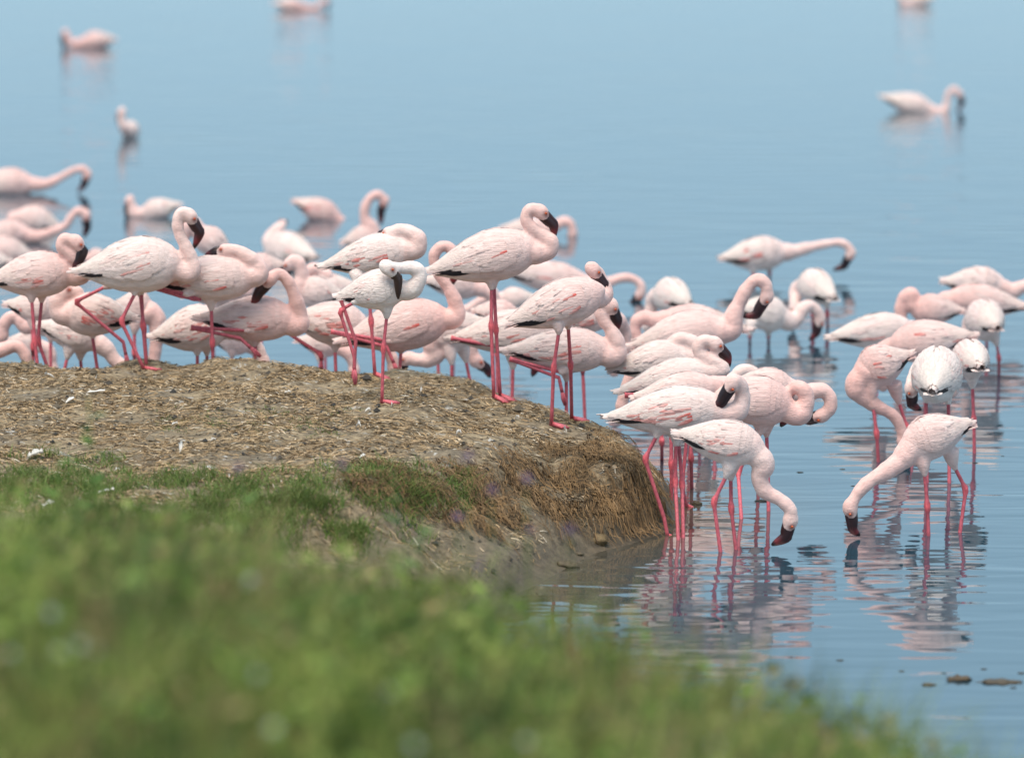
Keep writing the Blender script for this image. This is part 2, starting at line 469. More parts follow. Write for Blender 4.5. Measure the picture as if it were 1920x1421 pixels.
def blade(fr, sg, t0, p0, o0, t1, p1, o1, wid, n=5, camber=.004, wing=True):
    """feather lying along the body from (t0,p0) to (t1,p1); wid metres"""
    V, Fc = [], []
    prof = [.6, .95, 1.0, .85, .3] if n == 5 else [.6, 1.0, .85, .25]
    for i in range(n):
        k = i / (n - 1); t = t0 + (t1 - t0) * k; ph = p0 + (p1 - p0) * k; off = o0 + (o1 - o0) * k ** 1.5
        rr = max(.02, hh(max(t, .03)) * (fr.H + fr.W) / 2)
        dph = prof[i] * wid * .5 / rr
        dph = min(dph, .6)
        V += [fr.pt(max(t, 0), ph - dph, sg, off, wing), fr.pt(max(t, 0), ph, sg, off + camber, wing), fr.pt(max(t, 0), ph + dph, sg, off, wing)]
        if t < 0:
            for j in (-3, -2, -1): V[j] = V[j] + fr.a * fr.L * t
    for i in range(n - 1):
        for j in range(2):
            Fc.append((i * 3 + j, i * 3 + j + 1, i * 3 + j + 4, i * 3 + j + 3))
    return V, Fc

PHI_T = [0, .1, .25, .45, .65, .8, .93]
PHI_V = [1.25, 1.45, 1.62, 1.85, 1.92, 1.75, 1.15]
def phi_low(t): return float(np.interp(t, PHI_T, PHI_V))

_tmp_mods = {}
def remesh(V, Fc, voxel, iters):
    me = bpy.data.meshes.new('tmp')
    me.from_pydata([tuple(v) for v in V], [], Fc); me.update()
    o = bpy.data.objects.new('tmp', me); COL.objects.link(o)
    m = o.modifiers.new('r', 'REMESH'); m.mode = 'VOXEL'; m.voxel_size = voxel; m.adaptivity = 0
    s = o.modifiers.new('s', 'SMOOTH'); s.factor = .5; s.iterations = iters
    dg = bpy.context.evaluated_depsgraph_get()
    ev = o.evaluated_get(dg); em = ev.to_mesh()
    n = len(em.vertices); co_ = np.empty(n * 3, dtype=np.float32); em.vertices.foreach_get('co', co_)
    faces = np.array([tuple(p.vertices) for p in em.polygons if len(p.vertices) == 4], dtype=np.int64)
    ev.to_mesh_clear()
    bpy.data.objects.remove(o); bpy.data.meshes.remove(me)
    return co_.reshape(-1, 3).astype(float), faces

def web_foot(heel, fwd, col):
    """three toes with webs, lying on the ground"""
    fwd = nrm([fwd[0], fwd[1], fwd[2]]); up = np.array([0, 0, 1.0]); lat = nrm(np.cross(up, fwd))
    up = np.cross(fwd, lat)
    V = []; tips = []
    for ang, ln in ((-.5, .068), (-.25, .060), (0, .082), (.25, .060), (.5, .068)):
        tips.append(heel + ln * (math.cos(ang) * fwd + math.sin(ang) * lat))
    V.append(heel + up * .016 - fwd * .004); V.append(heel - up * .004 - fwd * .012)
    for p in tips: V.append(p + up * .0045)
    for p in tips: V.append(p - up * .004)
    Fc = []
    for i in range(4):
        Fc.append((0, 2 + i, 3 + i)); Fc.append((1, 8 + i, 7 + i)); Fc.append((2 + i, 7 + i, 8 + i, 3 + i))
    Fc += [(0, 1, 7, 2), (0, 6, 11, 1)]
    return V, Fc

BIRDS = []
def flamingo(label, Y, tail, chest, H, neck=(), head=None, bill=None, legs=(), yaw=0, white=.6, red=.3, blk=1.0, thick=1.0, fluff=0, toe=None, young=False):
    """tail, chest, neck and leg points are photograph pixels (x, y[, metres nearer(-)/farther(+)]) placed at the bird's own distance Y"""
    r = np.random.default_rng(int(tail[0] * 13 + tail[1] * 7 + H) & 0xffff)
    if isinstance(Y, tuple):
        Y = (hit_ground(Y[1], Y[2])[1] if Y[0] == 'g' else at_height(Y[1], Y[2], 0)[1])
    if not legs: Y = at_height((tail[0] + chest[0]) / 2, (tail[1] + chest[1]) / 2 + .30 * H, 0)[1]      # afloat
    s = F / Y                                           # pixels per metre there
    xc = (tail[0] + chest[0]) / 2
    dr = 1.0 if chest[0] >= tail[0] else -1.0
    ty = math.tan(math.radians(yaw))
    endon = len(chest) > 2
    def W(p, extra=0.0):
        dz = p[2] if len(p) > 2 else 0.0
        if not endon:
            x = p[0] if abs(p[0] - xc) < 160 else xc + 160 * np.sign(p[0] - xc)
            dz = dz + ty * dr * (x - xc) / s
        return at_depth(p[0], p[1], Y + dz + extra)
    T, C = W(tail), W(chest)
    Hm = H / s
    fr = Frame(T, C, Hm)
    near = Y < 25.0; mid = Y < 29
    acc = Acc()
    # torso
    ts = np.concatenate([[.0], np.linspace(.03, .97, 15), [1.0]]); n = 16
    V, Fc = [], []
    for t in ts:
        for k in range(n):
            ph = 2 * math.pi * k / n
            V.append(fr.pt(t, ph, 1.0))
    for i in range(len(ts) - 1):
        for k in range(n):
            Fc.append((i * n + k, (i + 1) * n + k, (i + 1) * n + (k + 1) % n, i * n + (k + 1) % n))
    Fc.append(tuple(range(n))); Fc.append(tuple(range((len(ts) - 1) * n, len(ts) * n))[::-1])
    acc.add((V, Fc))
    # neck and head
    hp = W(head) if head is not None else None
    pts = [fr.tail + fr.a * fr.L * .80] + [W(p) for p in neck]
    if hp is not None: pts.append(hp)
    nk = catmull(pts, 46)
    k = np.linspace(0, 1, 46)
    nlen = np.linalg.norm(np.diff(nk, axis=0), axis=1).sum()
    dist = k * nlen
    rb = min(.052, Hm * .27) * thick
    rad = np.interp(dist, [0, .07, .15, .24, .34, 3], [rb * 1.15, rb, rb * .76, .0295 * thick, .0255 * thick, .0245 * thick]) + .0012
    rad = rad * (1 + .05 * np.sin(dist * 55 + r.uniform(0, 6)) + .03 * np.sin(dist * 131 + r.uniform(0, 6)))
    acc.add(tube(nk, rad, 12))
    side = None
    if bill is not None:
        bend, tip = (W((b[0], b[1], (b[2] if len(b) > 2 else 0) + (head[2] if len(head) > 2 else 0))) for b in bill)
        bd = nrm(tip - hp); d1 = nrm(bend - hp)
        mid_ = hp + (tip - hp) * .5
        cul = bend - mid_; cul = cul - np.dot(cul, bd) * bd
        cul = nrm(cul) if np.linalg.norm(cul) > 1e-4 else nrm(np.cross(bd, [0, 1.0, 0]))
        side = nrm(np.cross(d1, cul))
        culh = nrm(cul - np.dot(cul, d1) * d1)
        acc.add(ellipsoid(hp, [d1 * .043, culh * .0345, side * .0300]))
        acc.add(ellipsoid(hp + d1 * .026 - culh * .004, [d1 * .027, culh * .0265, side * .0215]))
    elif hp is not None:
        hd = nrm(nk[-1] - nk[-4])
        acc.add(ellipsoid(hp, [hd * .042, nrm(np.cross(hd, [0, 1, .1])) * .033, np.array([0, .03, 0])]))
    # thighs
    legdata = []
    for i, lg in enumerate(legs):
        mode, lp = lg[0], lg[1]
        ldz = lg[2] if len(lg) > 2 else (-.03 if i % 2 == 0 else .03)
        P = [W(p, ldz) for p in lp]
        if mode == 'stand':
            g = hit_ground(lp[-1][0], lp[-1][1])
            P[-1] = np.array([g[0], g[1], g[2] + .006])
            if len(P) > 2: P[-2] = at_depth(lp[-2][0], lp[-2][1], (P[-2][1] + P[-1][1]) / 2)
        if mode == 'w':
            g = at_height(lp[-1][0], lp[-1][1], 0.0)
            if abs(g[1] - Y) < .35: P[-1] = g
        if mode in ('w', 'ext'):
            d = P[-1] - P[-2]; d = nrm([d[0], d[1], min(d[2], -.05)]); d = nrm(d + np.array([0, 0, -.6]))
            q = P[-1].copy(); zt = max(gz(q[0], q[1]), -.06)
            if q[2] > zt:
                kx = (q[2] - zt) / -d[2]
                P.append(q + d * kx); P[-1][2] = max(gz(P[-1][0], P[-1][1]), -.06) + .004
        if mode == 'ext' and np.linalg.norm(P[1] - P[0]) < .11: P = [P[0], P[0] + nrm(P[1] - P[0] + np.array([0, 0, -.02])) * .20] + P[-1:]
        legdata.append((mode, P, len(lp)))
        th = nrm(P[1] - P[0]); up_in = fr.tail + fr.a * np.clip(np.dot(P[0] - fr.tail, fr.a), .3 * fr.L, .75 * fr.L)
        if mode != 'bare':
            acc.add(tube(np.array([P[0] + (up_in - P[0]) * .45, P[0] + (up_in - P[0]) * .12, P[0] + th * .016, P[0] + th * .036]), [.040, .030, .0175, .010], 10))
    V, Fq = remesh(acc.V, acc.F, .0075 if near else (.0095 if mid else .0125), 5 if near else 3)
    # plumage colour
    basec = PINK + (WHITE - PINK) * white
    nkc = NECK + (WHITE - NECK) * (white * .45 if not young else .9)
    dn = np.sqrt(((V[:, None, :] - nk[None, ::2]) ** 2).sum(2))
    j = dn.argmin(1); kn = k[::2][j]
    rel = V - fr.tail; tb = rel @ fr.a / fr.L
    inside = (dn.min(1) < rad[::2][j] + .014)
    w = np.clip((tb - .66) / .3, 0, 1) * .7
    w = np.where(inside & (kn > .12), np.maximum(w, .8), w)
    w = np.clip(w + .15 * fbm(V[:, 0], V[:, 2], 5, 2, 5), 0, 1)
    Cc = basec + (nkc - basec) * w[:, None]
    if bill is not None:                               # bare red skin between eye and bill
        eyep = [hp + d1 * .022 + culh * .011 + side * sg * .027 for sg in (-1, 1)]
        for e in eyep:
            de = np.linalg.norm(V - (e + d1 * .006), axis=1)
            wv = np.clip(1.25 - de / .018, 0, 1)[:, None]
            Cc = Cc + (np.array([.20, .03, .025]) - Cc) * wv
    body = Acc(); body.V = list(V); body.F = [tuple(f) for f in Fq]; body.C = list(Cc); body.M = [0] * len(Fq)
    for mode, P, nl in legdata:
        nseg = 9 if near else 6
        path = [P[0]]; radl = [.008]
        for i in range(1, len(P)):
            a, b = P[i - 1], P[i]
            isank = (i == 1)
            for kk in (.25, .5, .75): path.append(a + (b - a) * kk); radl.append(.0080)
            if isank:
                d = nrm(b - a); path += [b - d * .026, b - d * .009, b + nrm(P[min(2, len(P) - 1)] - b) * .010 if len(P) > 2 else b]
                radl += [.0092, .0138, .0130]
                if len(P) > 2: path.append(b + nrm(P[2] - b) * .03); radl.append(.0086)
            else:
                path.append(b); radl.append(.0086)
        lc = LEGC * r.uniform(.85, 1.1)
        Vt, Ft = tube(np.array(path), np.array(radl) * (1.0 if not young else .9), nseg)
        kz = np.repeat(np.array(radl), nseg)
        cl = np.array([lc * (1.0 + (.25 if q > .011 else 0)) * np.array([1, .85 if q > .011 else 1, .8 if q > .011 else 1]) for q in kz])
        body.add((Vt, Ft), cl, 1)
        if mode in ('stand', 'ext', 'w'):
            f = fr.a.copy() if toe is None else np.array([toe, -.35, 0.0]); f[2] = 0
            e = P[-1]; e1 = e + nrm(f) * .06
            f[2] = (max(gz(e1[0], e1[1]), -.08) - max(gz(e[0], e[1]), -.08)) / .06 * np.linalg.norm(f[:2])
            body.add(web_foot(e, f, lc), lc * np.array([1.15, 1.2, 1.1]), 1)
        else:
            d = nrm(P[-1] - P[-2]); o_ = nrm(np.cross(d, [0, 1, 0]))
            for q in (-1, 0, 1):
                body.add(tube(np.array([P[-1] - d * .005, P[-1] + d * .03 + o_ * .006 * q, P[-1] + d * .062 + o_ * .004 * q]), [.008, .0065, .003], 6), lc, 1)
    # root
    ctr = (T + C) / 2; zb = max(gz(ctr[0], ctr[1]), 0.0)
    rz = math.atan2(fr.a[1], fr.a[0])
    root = empty('flamingo', (ctr[0], ctr[1], zb), rz)
    tag(root, label, 'flamingo', 'flamingos of the flock')
    cz, sz = math.cos(-rz), math.sin(-rz)
    R = np.array([[cz, -sz, 0], [sz, cz, 0], [0, 0, 1]]); O = np.array([ctr[0], ctr[1], zb])
    def loc(VV): return (np.asarray(VV) - O) @ R.T
    mesh_obj('body', loc(body.V), body.F, [M_PLUME, M_LEG], root, body.C, True, body.M)
    # wings
    for sg in (1.0, -1.0):
        wacc = Acc()
        wc = basec + (WHITE - basec) * .55
        # shell
        tsn = np.linspace(.06, .92, 13); m = 8
        V, Fc, Cl = [], [], []
        for t in tsn:
            pl = phi_low(t); e = min(1, (t - .04) / .12, (.92 - t) / .30)
            for q in range(m):
                f = q / (m - 1); ph = -.02 + (pl + .02) * f
                off = .010 * max(e, 0) * (1 - .5 * (1 - f) ** 3) if q < m - 1 else -.006
                V.append(fr.pt(t, ph, sg, off - .002 - .009 * max(0, (t - .66) / .26), True)); kb = min(1, max(0, (t - .45) / .34)); Cl.append((wc + (basec * .75 + nkc * .25 - wc) * kb) * r.uniform(.97, 1.02))
        for i in range(len(tsn) - 1):
            for q in range(m - 1):
                f4 = (i * m + q, i * m + q + 1, (i + 1) * m + q + 1, (i + 1) * m + q)
                Fc.append(f4 if sg > 0 else f4[::-1])
        wacc.add((V, Fc), np.array(Cl))
        # covert and scapular feathers, front rows first
        rows = 11 if near else (8 if mid else 5)
        redr = r.uniform(0, 1)
        for i in range(rows):
            t0 = .90 - .70 * i / (rows - 1)
            pl = phi_low(t0); cnt = int((13 if near else 9) * (.6 + .4 * hh(t0) / .5))
            ln = (.15 + .12 * (i / (rows - 1))) * r.uniform(.9, 1.1)
            for q in range(cnt):
                f = (q + .5 + r.uniform(-.3, .3)) / cnt
                ph = .12 + (pl - .1) * f
                lift = .0102 + .0048 * r.random() + fluff * .03 * r.random()
                cc = wc * r.uniform(.91, 1.05) * np.array([1, r.uniform(.97, 1.02), r.uniform(.96, 1.02)])
                cc = cc + (PINK - cc) * r.uniform(0, .3)
                kb = min(1, max(0, (t0 - .42) / .34)); cc = cc + (basec * .75 + nkc * .25 - cc) * kb
                c2 = cc * .6 + wc * .42; isr = False
                if red > 0 and .25 < t0 < .70 and f > .52 and r.random() < red * (.8 if f > .70 else .4):
                    cc = RED + (PINK - RED) * r.uniform(.05, .75); c2 = cc * .6 + wc * .4; isr = True
                rt_ = .0085 * min(1, max(0, (.93 - t0) / .28)); lift = lift - .0085 + min(.0085, rt_ + .002); dp = .007 * max(0, (t0 - .68) / .24); rt_ -= dp; lift -= dp * .8; lift = (lift * .5 + .0045) if endon else lift
                Vb, Fb = blade(fr, sg, t0, ph, rt_, t0 - ln * r.uniform(.85, 1.2) * (.75 if isr else 1), ph + r.uniform(-.05, .10) + .05, lift + (.0015 if isr else 0), r.uniform(.010, .017) if isr else r.uniform(.020, .033), 5 if near else 4, .0025)
                nn = 5 if near else 4
                cl = np.concatenate([[cc + (c2 - cc) * (a_ / (nn - 1))] * 3 for a_ in range(nn)])
                wacc.add((Vb, Fb), np.clip(cl, 0, .92))
        if mid:                                        # loose drooping scapular plumes
            for q in range(int(16 + 18 * white)):
                t0 = r.uniform(.30, .66); ph = r.uniform(.15, 1.25); dl = r.uniform(.16, .30)
                cc = (wc + (PINK - wc) * r.uniform(0, .45)) * r.uniform(.92, 1.06)
                Vb, Fb = blade(fr, sg, t0, ph, .010, t0 - dl, ph + r.uniform(.05, .28), (.0125 if endon else r.uniform(.012, .0185)), r.uniform(.011, .019), 5, .002)
                wacc.add((Vb, Fb), np.clip(np.array([cc] * 15), 0, .93))
        wing = mesh_obj('wing', loc(wacc.V), wacc.F, M_FEATH, root, wacc.C)
        # long pale tertials and dark flight feathers: single feathers on the nearer birds
        fl = []
        nt = 6
        for q in range(nt):
            ph = .35 + .9 * q / (nt - 1)
            fl.append((.36 - .02 * q, ph, .012, r.uniform(-.035, .05), ph * .86 + .05, .014 + .006 * r.random(), r.uniform(.03, .04), wc * r.uniform(.92, 1.0) * np.array([1, .99, .97])))
        nb = int(round(5 * blk))
        for q in range(nb):
            fl.append((.37 - .012 * q, 1.60 + .07 * q, .006 - .0008 * q, -.005 + .03 * q + r.uniform(-.01, .01), 1.42 + .12 * q, .012 - .0012 * q, .022, BLACK))
        if near:
            for (t0, p0, o0, t1, p1, o1, wd, cc) in fl:
                Vb, Fb = blade(fr, sg, t0, p0, o0, t1, p1, o1, wd, wing=cc is not BLACK)
                mesh_obj('flight_feather', loc(Vb), Fb, M_FEATH, wing, np.array([cc] * len(Vb)))
        elif nb:
            fa = Acc()
            for (t0, p0, o0, t1, p1, o1, wd, cc) in fl:
                fa.add(blade(fr, sg, t0, p0, o0, t1, p1, o1, wd, wing=cc is not BLACK), cc)
            mesh_obj('flight_feathers', loc(fa.V), fa.F, M_FEATH, wing, fa.C)
    # tail
    tacc = Acc()
    for q in range(7):
        a_ = (q - 3) / 3
        base = fr.pt(.13, 0, 1, 0) * .4 + fr.pt(.13, math.pi, 1, 0) * .6
        tipp = fr.tail - fr.a * (.035 - .012 * abs(a_)) + fr.s * a_ * .035 - fr.u * (.006 + .006 * r.random())
        latv = fr.s * .013
        mp_ = (base + tipp) / 2 + fr.u * .004 + fr.s * a_ * .012
        tacc.add(([base - latv * .6, base + latv * .6, mp_ + latv, mp_ - latv, tipp + latv * .4, tipp - latv * .4], [(0, 1, 2, 3), (3, 2, 4, 5)]), basec * r.uniform(.92, 1.02))
    mesh_obj('tail', loc(tacc.V), tacc.F, M_FEATH, root, tacc.C)
    # bill and eyes
    if bill is not None:
        b0 = hp + d1 * .026
        bend = bend - cul * np.dot(bend - mid_, cul) * .30
        path = catmull([b0 - d1 * .006, b0 + (bend - b0) * .5, bend, tip], 11)
        kk = np.linspace(0, 1, 11)
        hr = (.78 if young else 1.0) * np.interp(kk, [0, .15, .35, .55, .75, .92, 1], [.0265, .0262, .0245, .0215, .0165, .010, .0045])
        inn = np.array([nrm(cul)] * 11)
        bc = np.array([np.array([.030, .010, .012]) if q < .55 else np.array([.030, .010, .012]) + (np.array([.20, .025, .03]) - np.array([.030, .010, .012])) * (q - .55) / .3 if q < .85 else np.array([.02, .010, .012]) for q in kk])
        bc = bc * (np.array([1, 1, 1]) if r.random() < .6 else np.array([.6, .7, .8]))
        if young: bc = np.array([[.035, .018, .014]] * 11)
        VV, FF = tube(path - inn * hr[:, None] * .18, hr, 10, flat=(1.0, .62), up=side)
        bo = mesh_obj('bill', loc(VV), FF, M_BILL, root, np.repeat(bc, 10, axis=0))
        p2 = path + inn * (hr * .62)[:, None]
        VV, FF = tube(p2, hr * .46, 8, flat=(.8, 1.0), up=side)
        mesh_obj('upper_mandible', loc(VV), FF, M_BILL, bo, np.repeat(bc * 1.25, 8, axis=0))
        for e, sg in zip(eyep, (-1, 1)):
            VV, FF = ellipsoid(e, [side * sg * .0048, d1 * .0052, culh * .0052], 10, 8)
            eo = mesh_obj('eye', loc(VV), FF, M_EYE, root, [(.62, .10, .012)] * len(VV))
            if near:
                VV, FF = ellipsoid(e + side * sg * .0032, [side * sg * .0024, d1 * .0026, culh * .0026], 8, 6)
                mesh_obj('pupil', loc(VV), FF, M_EYE, eo, [(.01, .004, .004)] * len(VV))
    BIRDS.append(root)
    return root
# ------------------------------------------------------------------ the flock
fl = flamingo
# --- birds standing on the mound
fl('tall flamingo on both legs at the mound edge, white, head over looped neck', ('g', 931, 746), (812, 510), (1012, 459), 98,
   [(1008, 474), (1028, 470), (1032, 455), (1020, 443), (1003, 433), (988, 417), (987, 399), (999, 391)], (1013, 397), [(1043, 421), (1040, 447)],
   [('stand', [(922, 530), (921, 612), (926, 747)], -.02), ('stand', [(926, 528), (930, 616), (938, 745)], .02)], yaw=4, white=.55, red=.07, toe=1)
fl('flamingo on two spread legs on the mound slope, face peering over its shoulder', ('g', 1034, 799), (957, 608), (1135, 540), 88,
   [(1124, 560, .10), (1134, 545, .13), (1122, 515, .13), (1108, 503, .12)], (1112, 506, .11), [(1139, 535), (1121, 566)],
   [('stand', [(1049, 614), (1038, 690), (1034, 799)], -.05), ('stand', [(1065, 606), (1070, 684), (1072, 788)], .05)], yaw=8, white=.45, red=.22, toe=1)
fl('young whitish flamingo on one leg with bill hanging beside its neck', ('g', 716, 757), (640, 558), (764, 535), 74,
   [(766, 545, -.01), (783, 530, -.02), (787, 511, -.02), (772, 502, -.03), (752, 503, -.05)], (727, 502, -.09), [(752, 522), (747, 561)],
   [('stand', [(726, 584), (719, 652), (716, 757)], 0), ('fold', [(672, 562), (637, 583), (664, 668), (665, 694)], -.03)], yaw=-4, white=.97, red=.06, young=True, thick=.92, toe=1)
fl('flamingo asleep on one leg, head laid back on white black-tipped wings', ('g', 703, 705), (614, 500), (778, 463), 76,
   [(778, 468), (783, 450), (770, 437), (752, 432)], (732, 438), [(712, 441, .02), (706, 452, .03)],
   [('stand', [(690, 535), (696, 603), (703, 705)], 0), ('fold', [(672, 528), (637, 556), (667, 640), (664, 690)], -.06)], yaw=0, white=.85, red=.4, blk=1.2, toe=1)
fl('flamingo at the mound crest with dark bill tucked against its chest', 23.3, (-18, 528), (143, 507), 86,
   [(150, 515), (150, 496), (132, 478, -.02), (115, 462, -.03), (122, 448, -.03)], (143, 454, -.04), [(161, 474), (136, 517)],
   [('ext', [(59, 555), (65, 639), (71, 692)]), ('ext', [(79, 555), (71, 638), (90, 692)])], yaw=4, white=.35, red=.25, blk=.4)
fl('large white flamingo striding along the crest, head raised over dark bill', 23.2, (150, 511), (345, 489), 106,
   [(350, 512), (362, 500), (352, 470), (337, 440), (333, 412), (342, 397)], (356, 405), [(381, 437), (364, 466)],
   [('ext', [(257, 542), (227, 602), (270, 692)]), ('ext', [(265, 540), (268, 610), (275, 692)])], yaw=2, white=.8, red=.12, blk=.4)
fl('flamingo pressed behind the striding white one, lifted leg dangling its toes', 23.55, (175, 520), (330, 500), 70,
   [(345, 490), (350, 508), (343, 522)], (334, 526), [(315, 521), (308, 533)],
   [('fold', [(205, 534), (141, 566), (231, 641), (236, 665)], -.1), ('ext', [(262, 545), (270, 615), (276, 692)])], white=.4, red=.1)
fl('one-legged flamingo with its head resting on its own back', 23.35, (292, 530), (486, 517), 86,
   [(484, 514), (480, 496), (462, 481, -.01), (444, 470, -.01)], (424, 470, -.01), [(404, 472), (383, 481)],
   [('ext', [(396, 570), (398, 642), (400, 692)], 0), ('fold', [(356, 553), (272, 536), (340, 556), (352, 558)], -.06)], yaw=0, white=.6, red=.25)
fl('pink flamingo craning its neck back to preen its side', 23.5, (380, 600), (560, 598), 84,
   [(558, 610), (560, 585), (552, 555, -.02), (540, 528, -.03), (522, 512, -.04)], (506, 524, -.06), [(482, 549), (471, 578)],
   [('ext', [(480, 636), (478, 660), (478, 692)], 0), ('fold', [(470, 620), (355, 614), (450, 634), (470, 652)], -.08)], yaw=0, white=.25, red=.3)
fl('pink flamingo with tall arched neck and bill hanging behind a white tail', 23.6, (648, 640), (846, 590), 96,
   [(852, 596), (855, 572), (842, 542), (822, 512), (813, 484), (824, 464), (840, 462)], (853, 478), [(862, 505), (846, 536)],
   [('ext', [(752, 650), (750, 680), (750, 695)], 0), ('fold', [(735, 640), (617, 621), (725, 650), (738, 680)], -.08)], yaw=4, white=.2, red=.2)
# --- behind the mound, wading
fl('flamingo with one leg folded back, neck curved up at the mound end', 22.95, (955, 660), (1150, 656), 84,
   [(1152, 668), (1158, 648), (1146, 620), (1130, 598), (1125, 578), (1134, 566)], (1146, 573), [(1161, 602), (1155, 625)],
   [('ext', [(1062, 702), (1062, 730), (1062, 758)], 0), ('fold', [(1060, 700), (952, 672), (1048, 708), (1054, 735)], -.05)], yaw=0, white=.55, red=.45)
fl('flamingo behind the tall one, red ankle of its folded leg stuck out behind', 23.6, (855, 636), (1045, 614), 84,
   [(1052, 612, .05), (1062, 590, .1), (1070, 570, .1)], (1078, 560, .1), [(1090, 575), (1085, 590)],
   [('ext', [(962, 680), (961, 710), (961, 735)], 0), ('fold', [(960, 655), (842, 633), (950, 652), (962, 664)], -.05)], yaw=2, white=.7, red=.2)
fl('flamingo with red wing bars between two others at the mound end', 24.1, (1030, 600), (1150, 590), 62,
   [(1158, 600, .05), (1170, 620, .1), (1172, 650, .1)], (1168, 672, .1), None, [('ext', [(1090, 640), (1092, 690), (1094, 720)])], white=.5, red=.6)
fl('feeding flamingo with neck looped down left beyond the mound crest', 24.4, (905, 605), (806, 632), 80,
   [(812, 645), (818, 662), (803, 674), (782, 675)], (765, 672), [(752, 680), (757, 700)],
   [('ext', [(847, 672), (847, 695), (843, 713)]), ('ext', [(872, 668), (880, 700), (886, 726)])], white=.6, red=.1)
fl('feeding flamingo showing only its dark red bill beneath the crowd', 24.9, (780, 610), (870, 630), 62,
   [(880, 645), (884, 662)], (893, 678), [(916, 690), (919, 708)], [('ext', [(820, 650), (822, 690), (824, 715)])], white=.4, red=.1)
fl('pink flamingo with bent leg, flank showing a red wing patch', 23.9, (545, 600), (695, 616), 84,
   [(705, 630, .05), (722, 650, .1), (735, 672, .1)], (738, 690, .1), None,
   [('bare', [(540, 625), (602, 664), (603, 692)], .02), ('ext', [(628, 648), (629, 672), (630, 693)], -.02)], white=.5, red=.4)
fl('ruffled whitish flamingo drooping its tail, neck lowered to the water', 24.0, (290, 633), (430, 606), 88,
   [(455, 625, .05), (480, 648, .1), (490, 664, .1)], (494, 678, .1), [(497, 694), (482, 698)],
   [('ext', [(370, 655), (370, 680), (371, 695)]), ('ext', [(388, 655), (388, 680), (388, 695)])], white=.7, red=.45, yaw=8)
fl('flamingo with scarlet feather streaks facing left under the striding one', 23.75, (250, 600), (114, 585), 80,
   [(116, 588), (108, 570), (116, 552), (132, 545)], (141, 548), [(120, 546), (114, 560)],
   [('ext', [(172, 622), (178, 655), (183, 695)], 0)], white=.6, red=.9)
fl('pale flamingo half hidden behind the left crest bird, belly only', 24.4, (15, 573), (108, 583), 58,
   [(118, 590, .05), (122, 610, .1)], (124, 632, .1), None, [('ext', [(60, 605), (62, 650), (62, 690)])], white=.5, red=.1)
fl('pink flamingo seen only as a rump behind the striding one', 24.7, (215, 575), (288, 585), 70,
   [(292, 595), (296, 620), (292, 650)], (288, 680), None, [('ext', [(252, 615), (252, 660), (252, 690)])], white=.35, red=.05)
fl('feeding flamingo bending its neck down behind the crest, black-edged wing', 24.2, (75, 612), (192, 640), 64,
   [(200, 655), (215, 675), (238, 694)], (252, 712), None, [('ext', [(128, 662), (122, 680), (118, 695)]), ('ext', [(150, 664), (152, 680), (153, 695)])], white=.7, red=.3)
fl('flamingo dipping a small arched neck beside the frame edge', 24.9, (130, 600), (58, 610), 52,
   [(48, 612), (32, 594), (15, 597), (6, 615)], (3, 630), [(-6, 640), (4, 652)], [('ext', [(95, 630), (95, 670), (95, 700)])], white=.35, red=.1)
fl('flamingo entering from outside with only its curved pink neck showing', 24.3, (-150, 640), (-40, 650), 70,
   [(-20, 662), (6, 655), (30, 648), (46, 664)], (54, 690), None, [('ext', [(-90, 680), (-90, 710), (-90, 740)])], white=.3, red=.1)
fl('flamingo with white face bent beside its neck, behind the preening one', 25.7, (640, 555), (555, 545), 60,
   [(560, 548), (566, 520), (562, 496), (552, 487)], (544, 494), [(530, 508), (541, 532)], [('ext', [(600, 580), (600, 630), (600, 690)])], white=.6, red=.1)
fl('flamingo with neck arched backward like a hoop over its back', 26.2, (668, 540), (568, 552), 68,
   [(563, 556), (566, 530), (578, 510), (594, 503)], (612, 514, -.02), None, [('ext', [(610, 580), (610, 640), (610, 690)])], white=.45, red=.08)
fl('rosy flamingo tucked in above the preening one', 26.6, (530, 500), (458, 505), 52,
   [(452, 512), (446, 530)], (444, 550), None, [('ext', [(490, 530), (490, 580), (490, 640)])], white=.1, red=.1)
fl('cream flamingo seen from behind, brown tail tip pointing right', 28.0, (588, 484, -.10), (500, 462, .22), 74,
   [(505, 450, .25), (518, 432, .27)], (527, 424, .28), [(530, 417, .02), (538, 413, .03)], (), white=.75, red=.05)
fl('pink flamingo slanting behind the raised head of the striding one', 27.4, (432, 482), (365, 432), 54,
   [(362, 420), (350, 430)], (345, 445), None, [('ext', [(400, 490), (400, 560), (400, 640)])], white=.35, red=.05)
fl('pale flamingo beyond the tall arched neck, body only', 26.6, (795, 528), (905, 538), 56,
   [(918, 548), (925, 560)], (928, 575), None, [('ext', [(850, 565), (850, 620), (850, 680)])], white=.4, red=.12)
fl('flamingo stretching a low neck leftwards beneath the tall one', 27.2, (1000, 560), (932, 562), 40,
   [(922, 558), (905, 562), (886, 574)], (868, 586), None, [('ext', [(960, 580), (960, 620), (960, 670)])], white=.6, red=.05)
fl('flamingo seen mostly behind the tall one, neck reaching right to feed', 29.2, (940, 508), (1108, 532), 60,
   [(1125, 535), (1145, 528), (1168, 521), (1190, 524), (1203, 537)], (1201, 551), [(1191, 569), (1176, 573)], [('w', [(1030, 560), (1030, 566), (1030, 572)])], white=.4, red=.2, yaw=5)
fl('pink flamingo swimming past behind the tall one, bill to the water', 31.6, (945, 430), (1035, 432), 44,
   [(1042, 424), (1056, 415), (1070, 420)], (1074, 440), [(1064, 463), (1048, 472)], (), white=.3, red=.1)
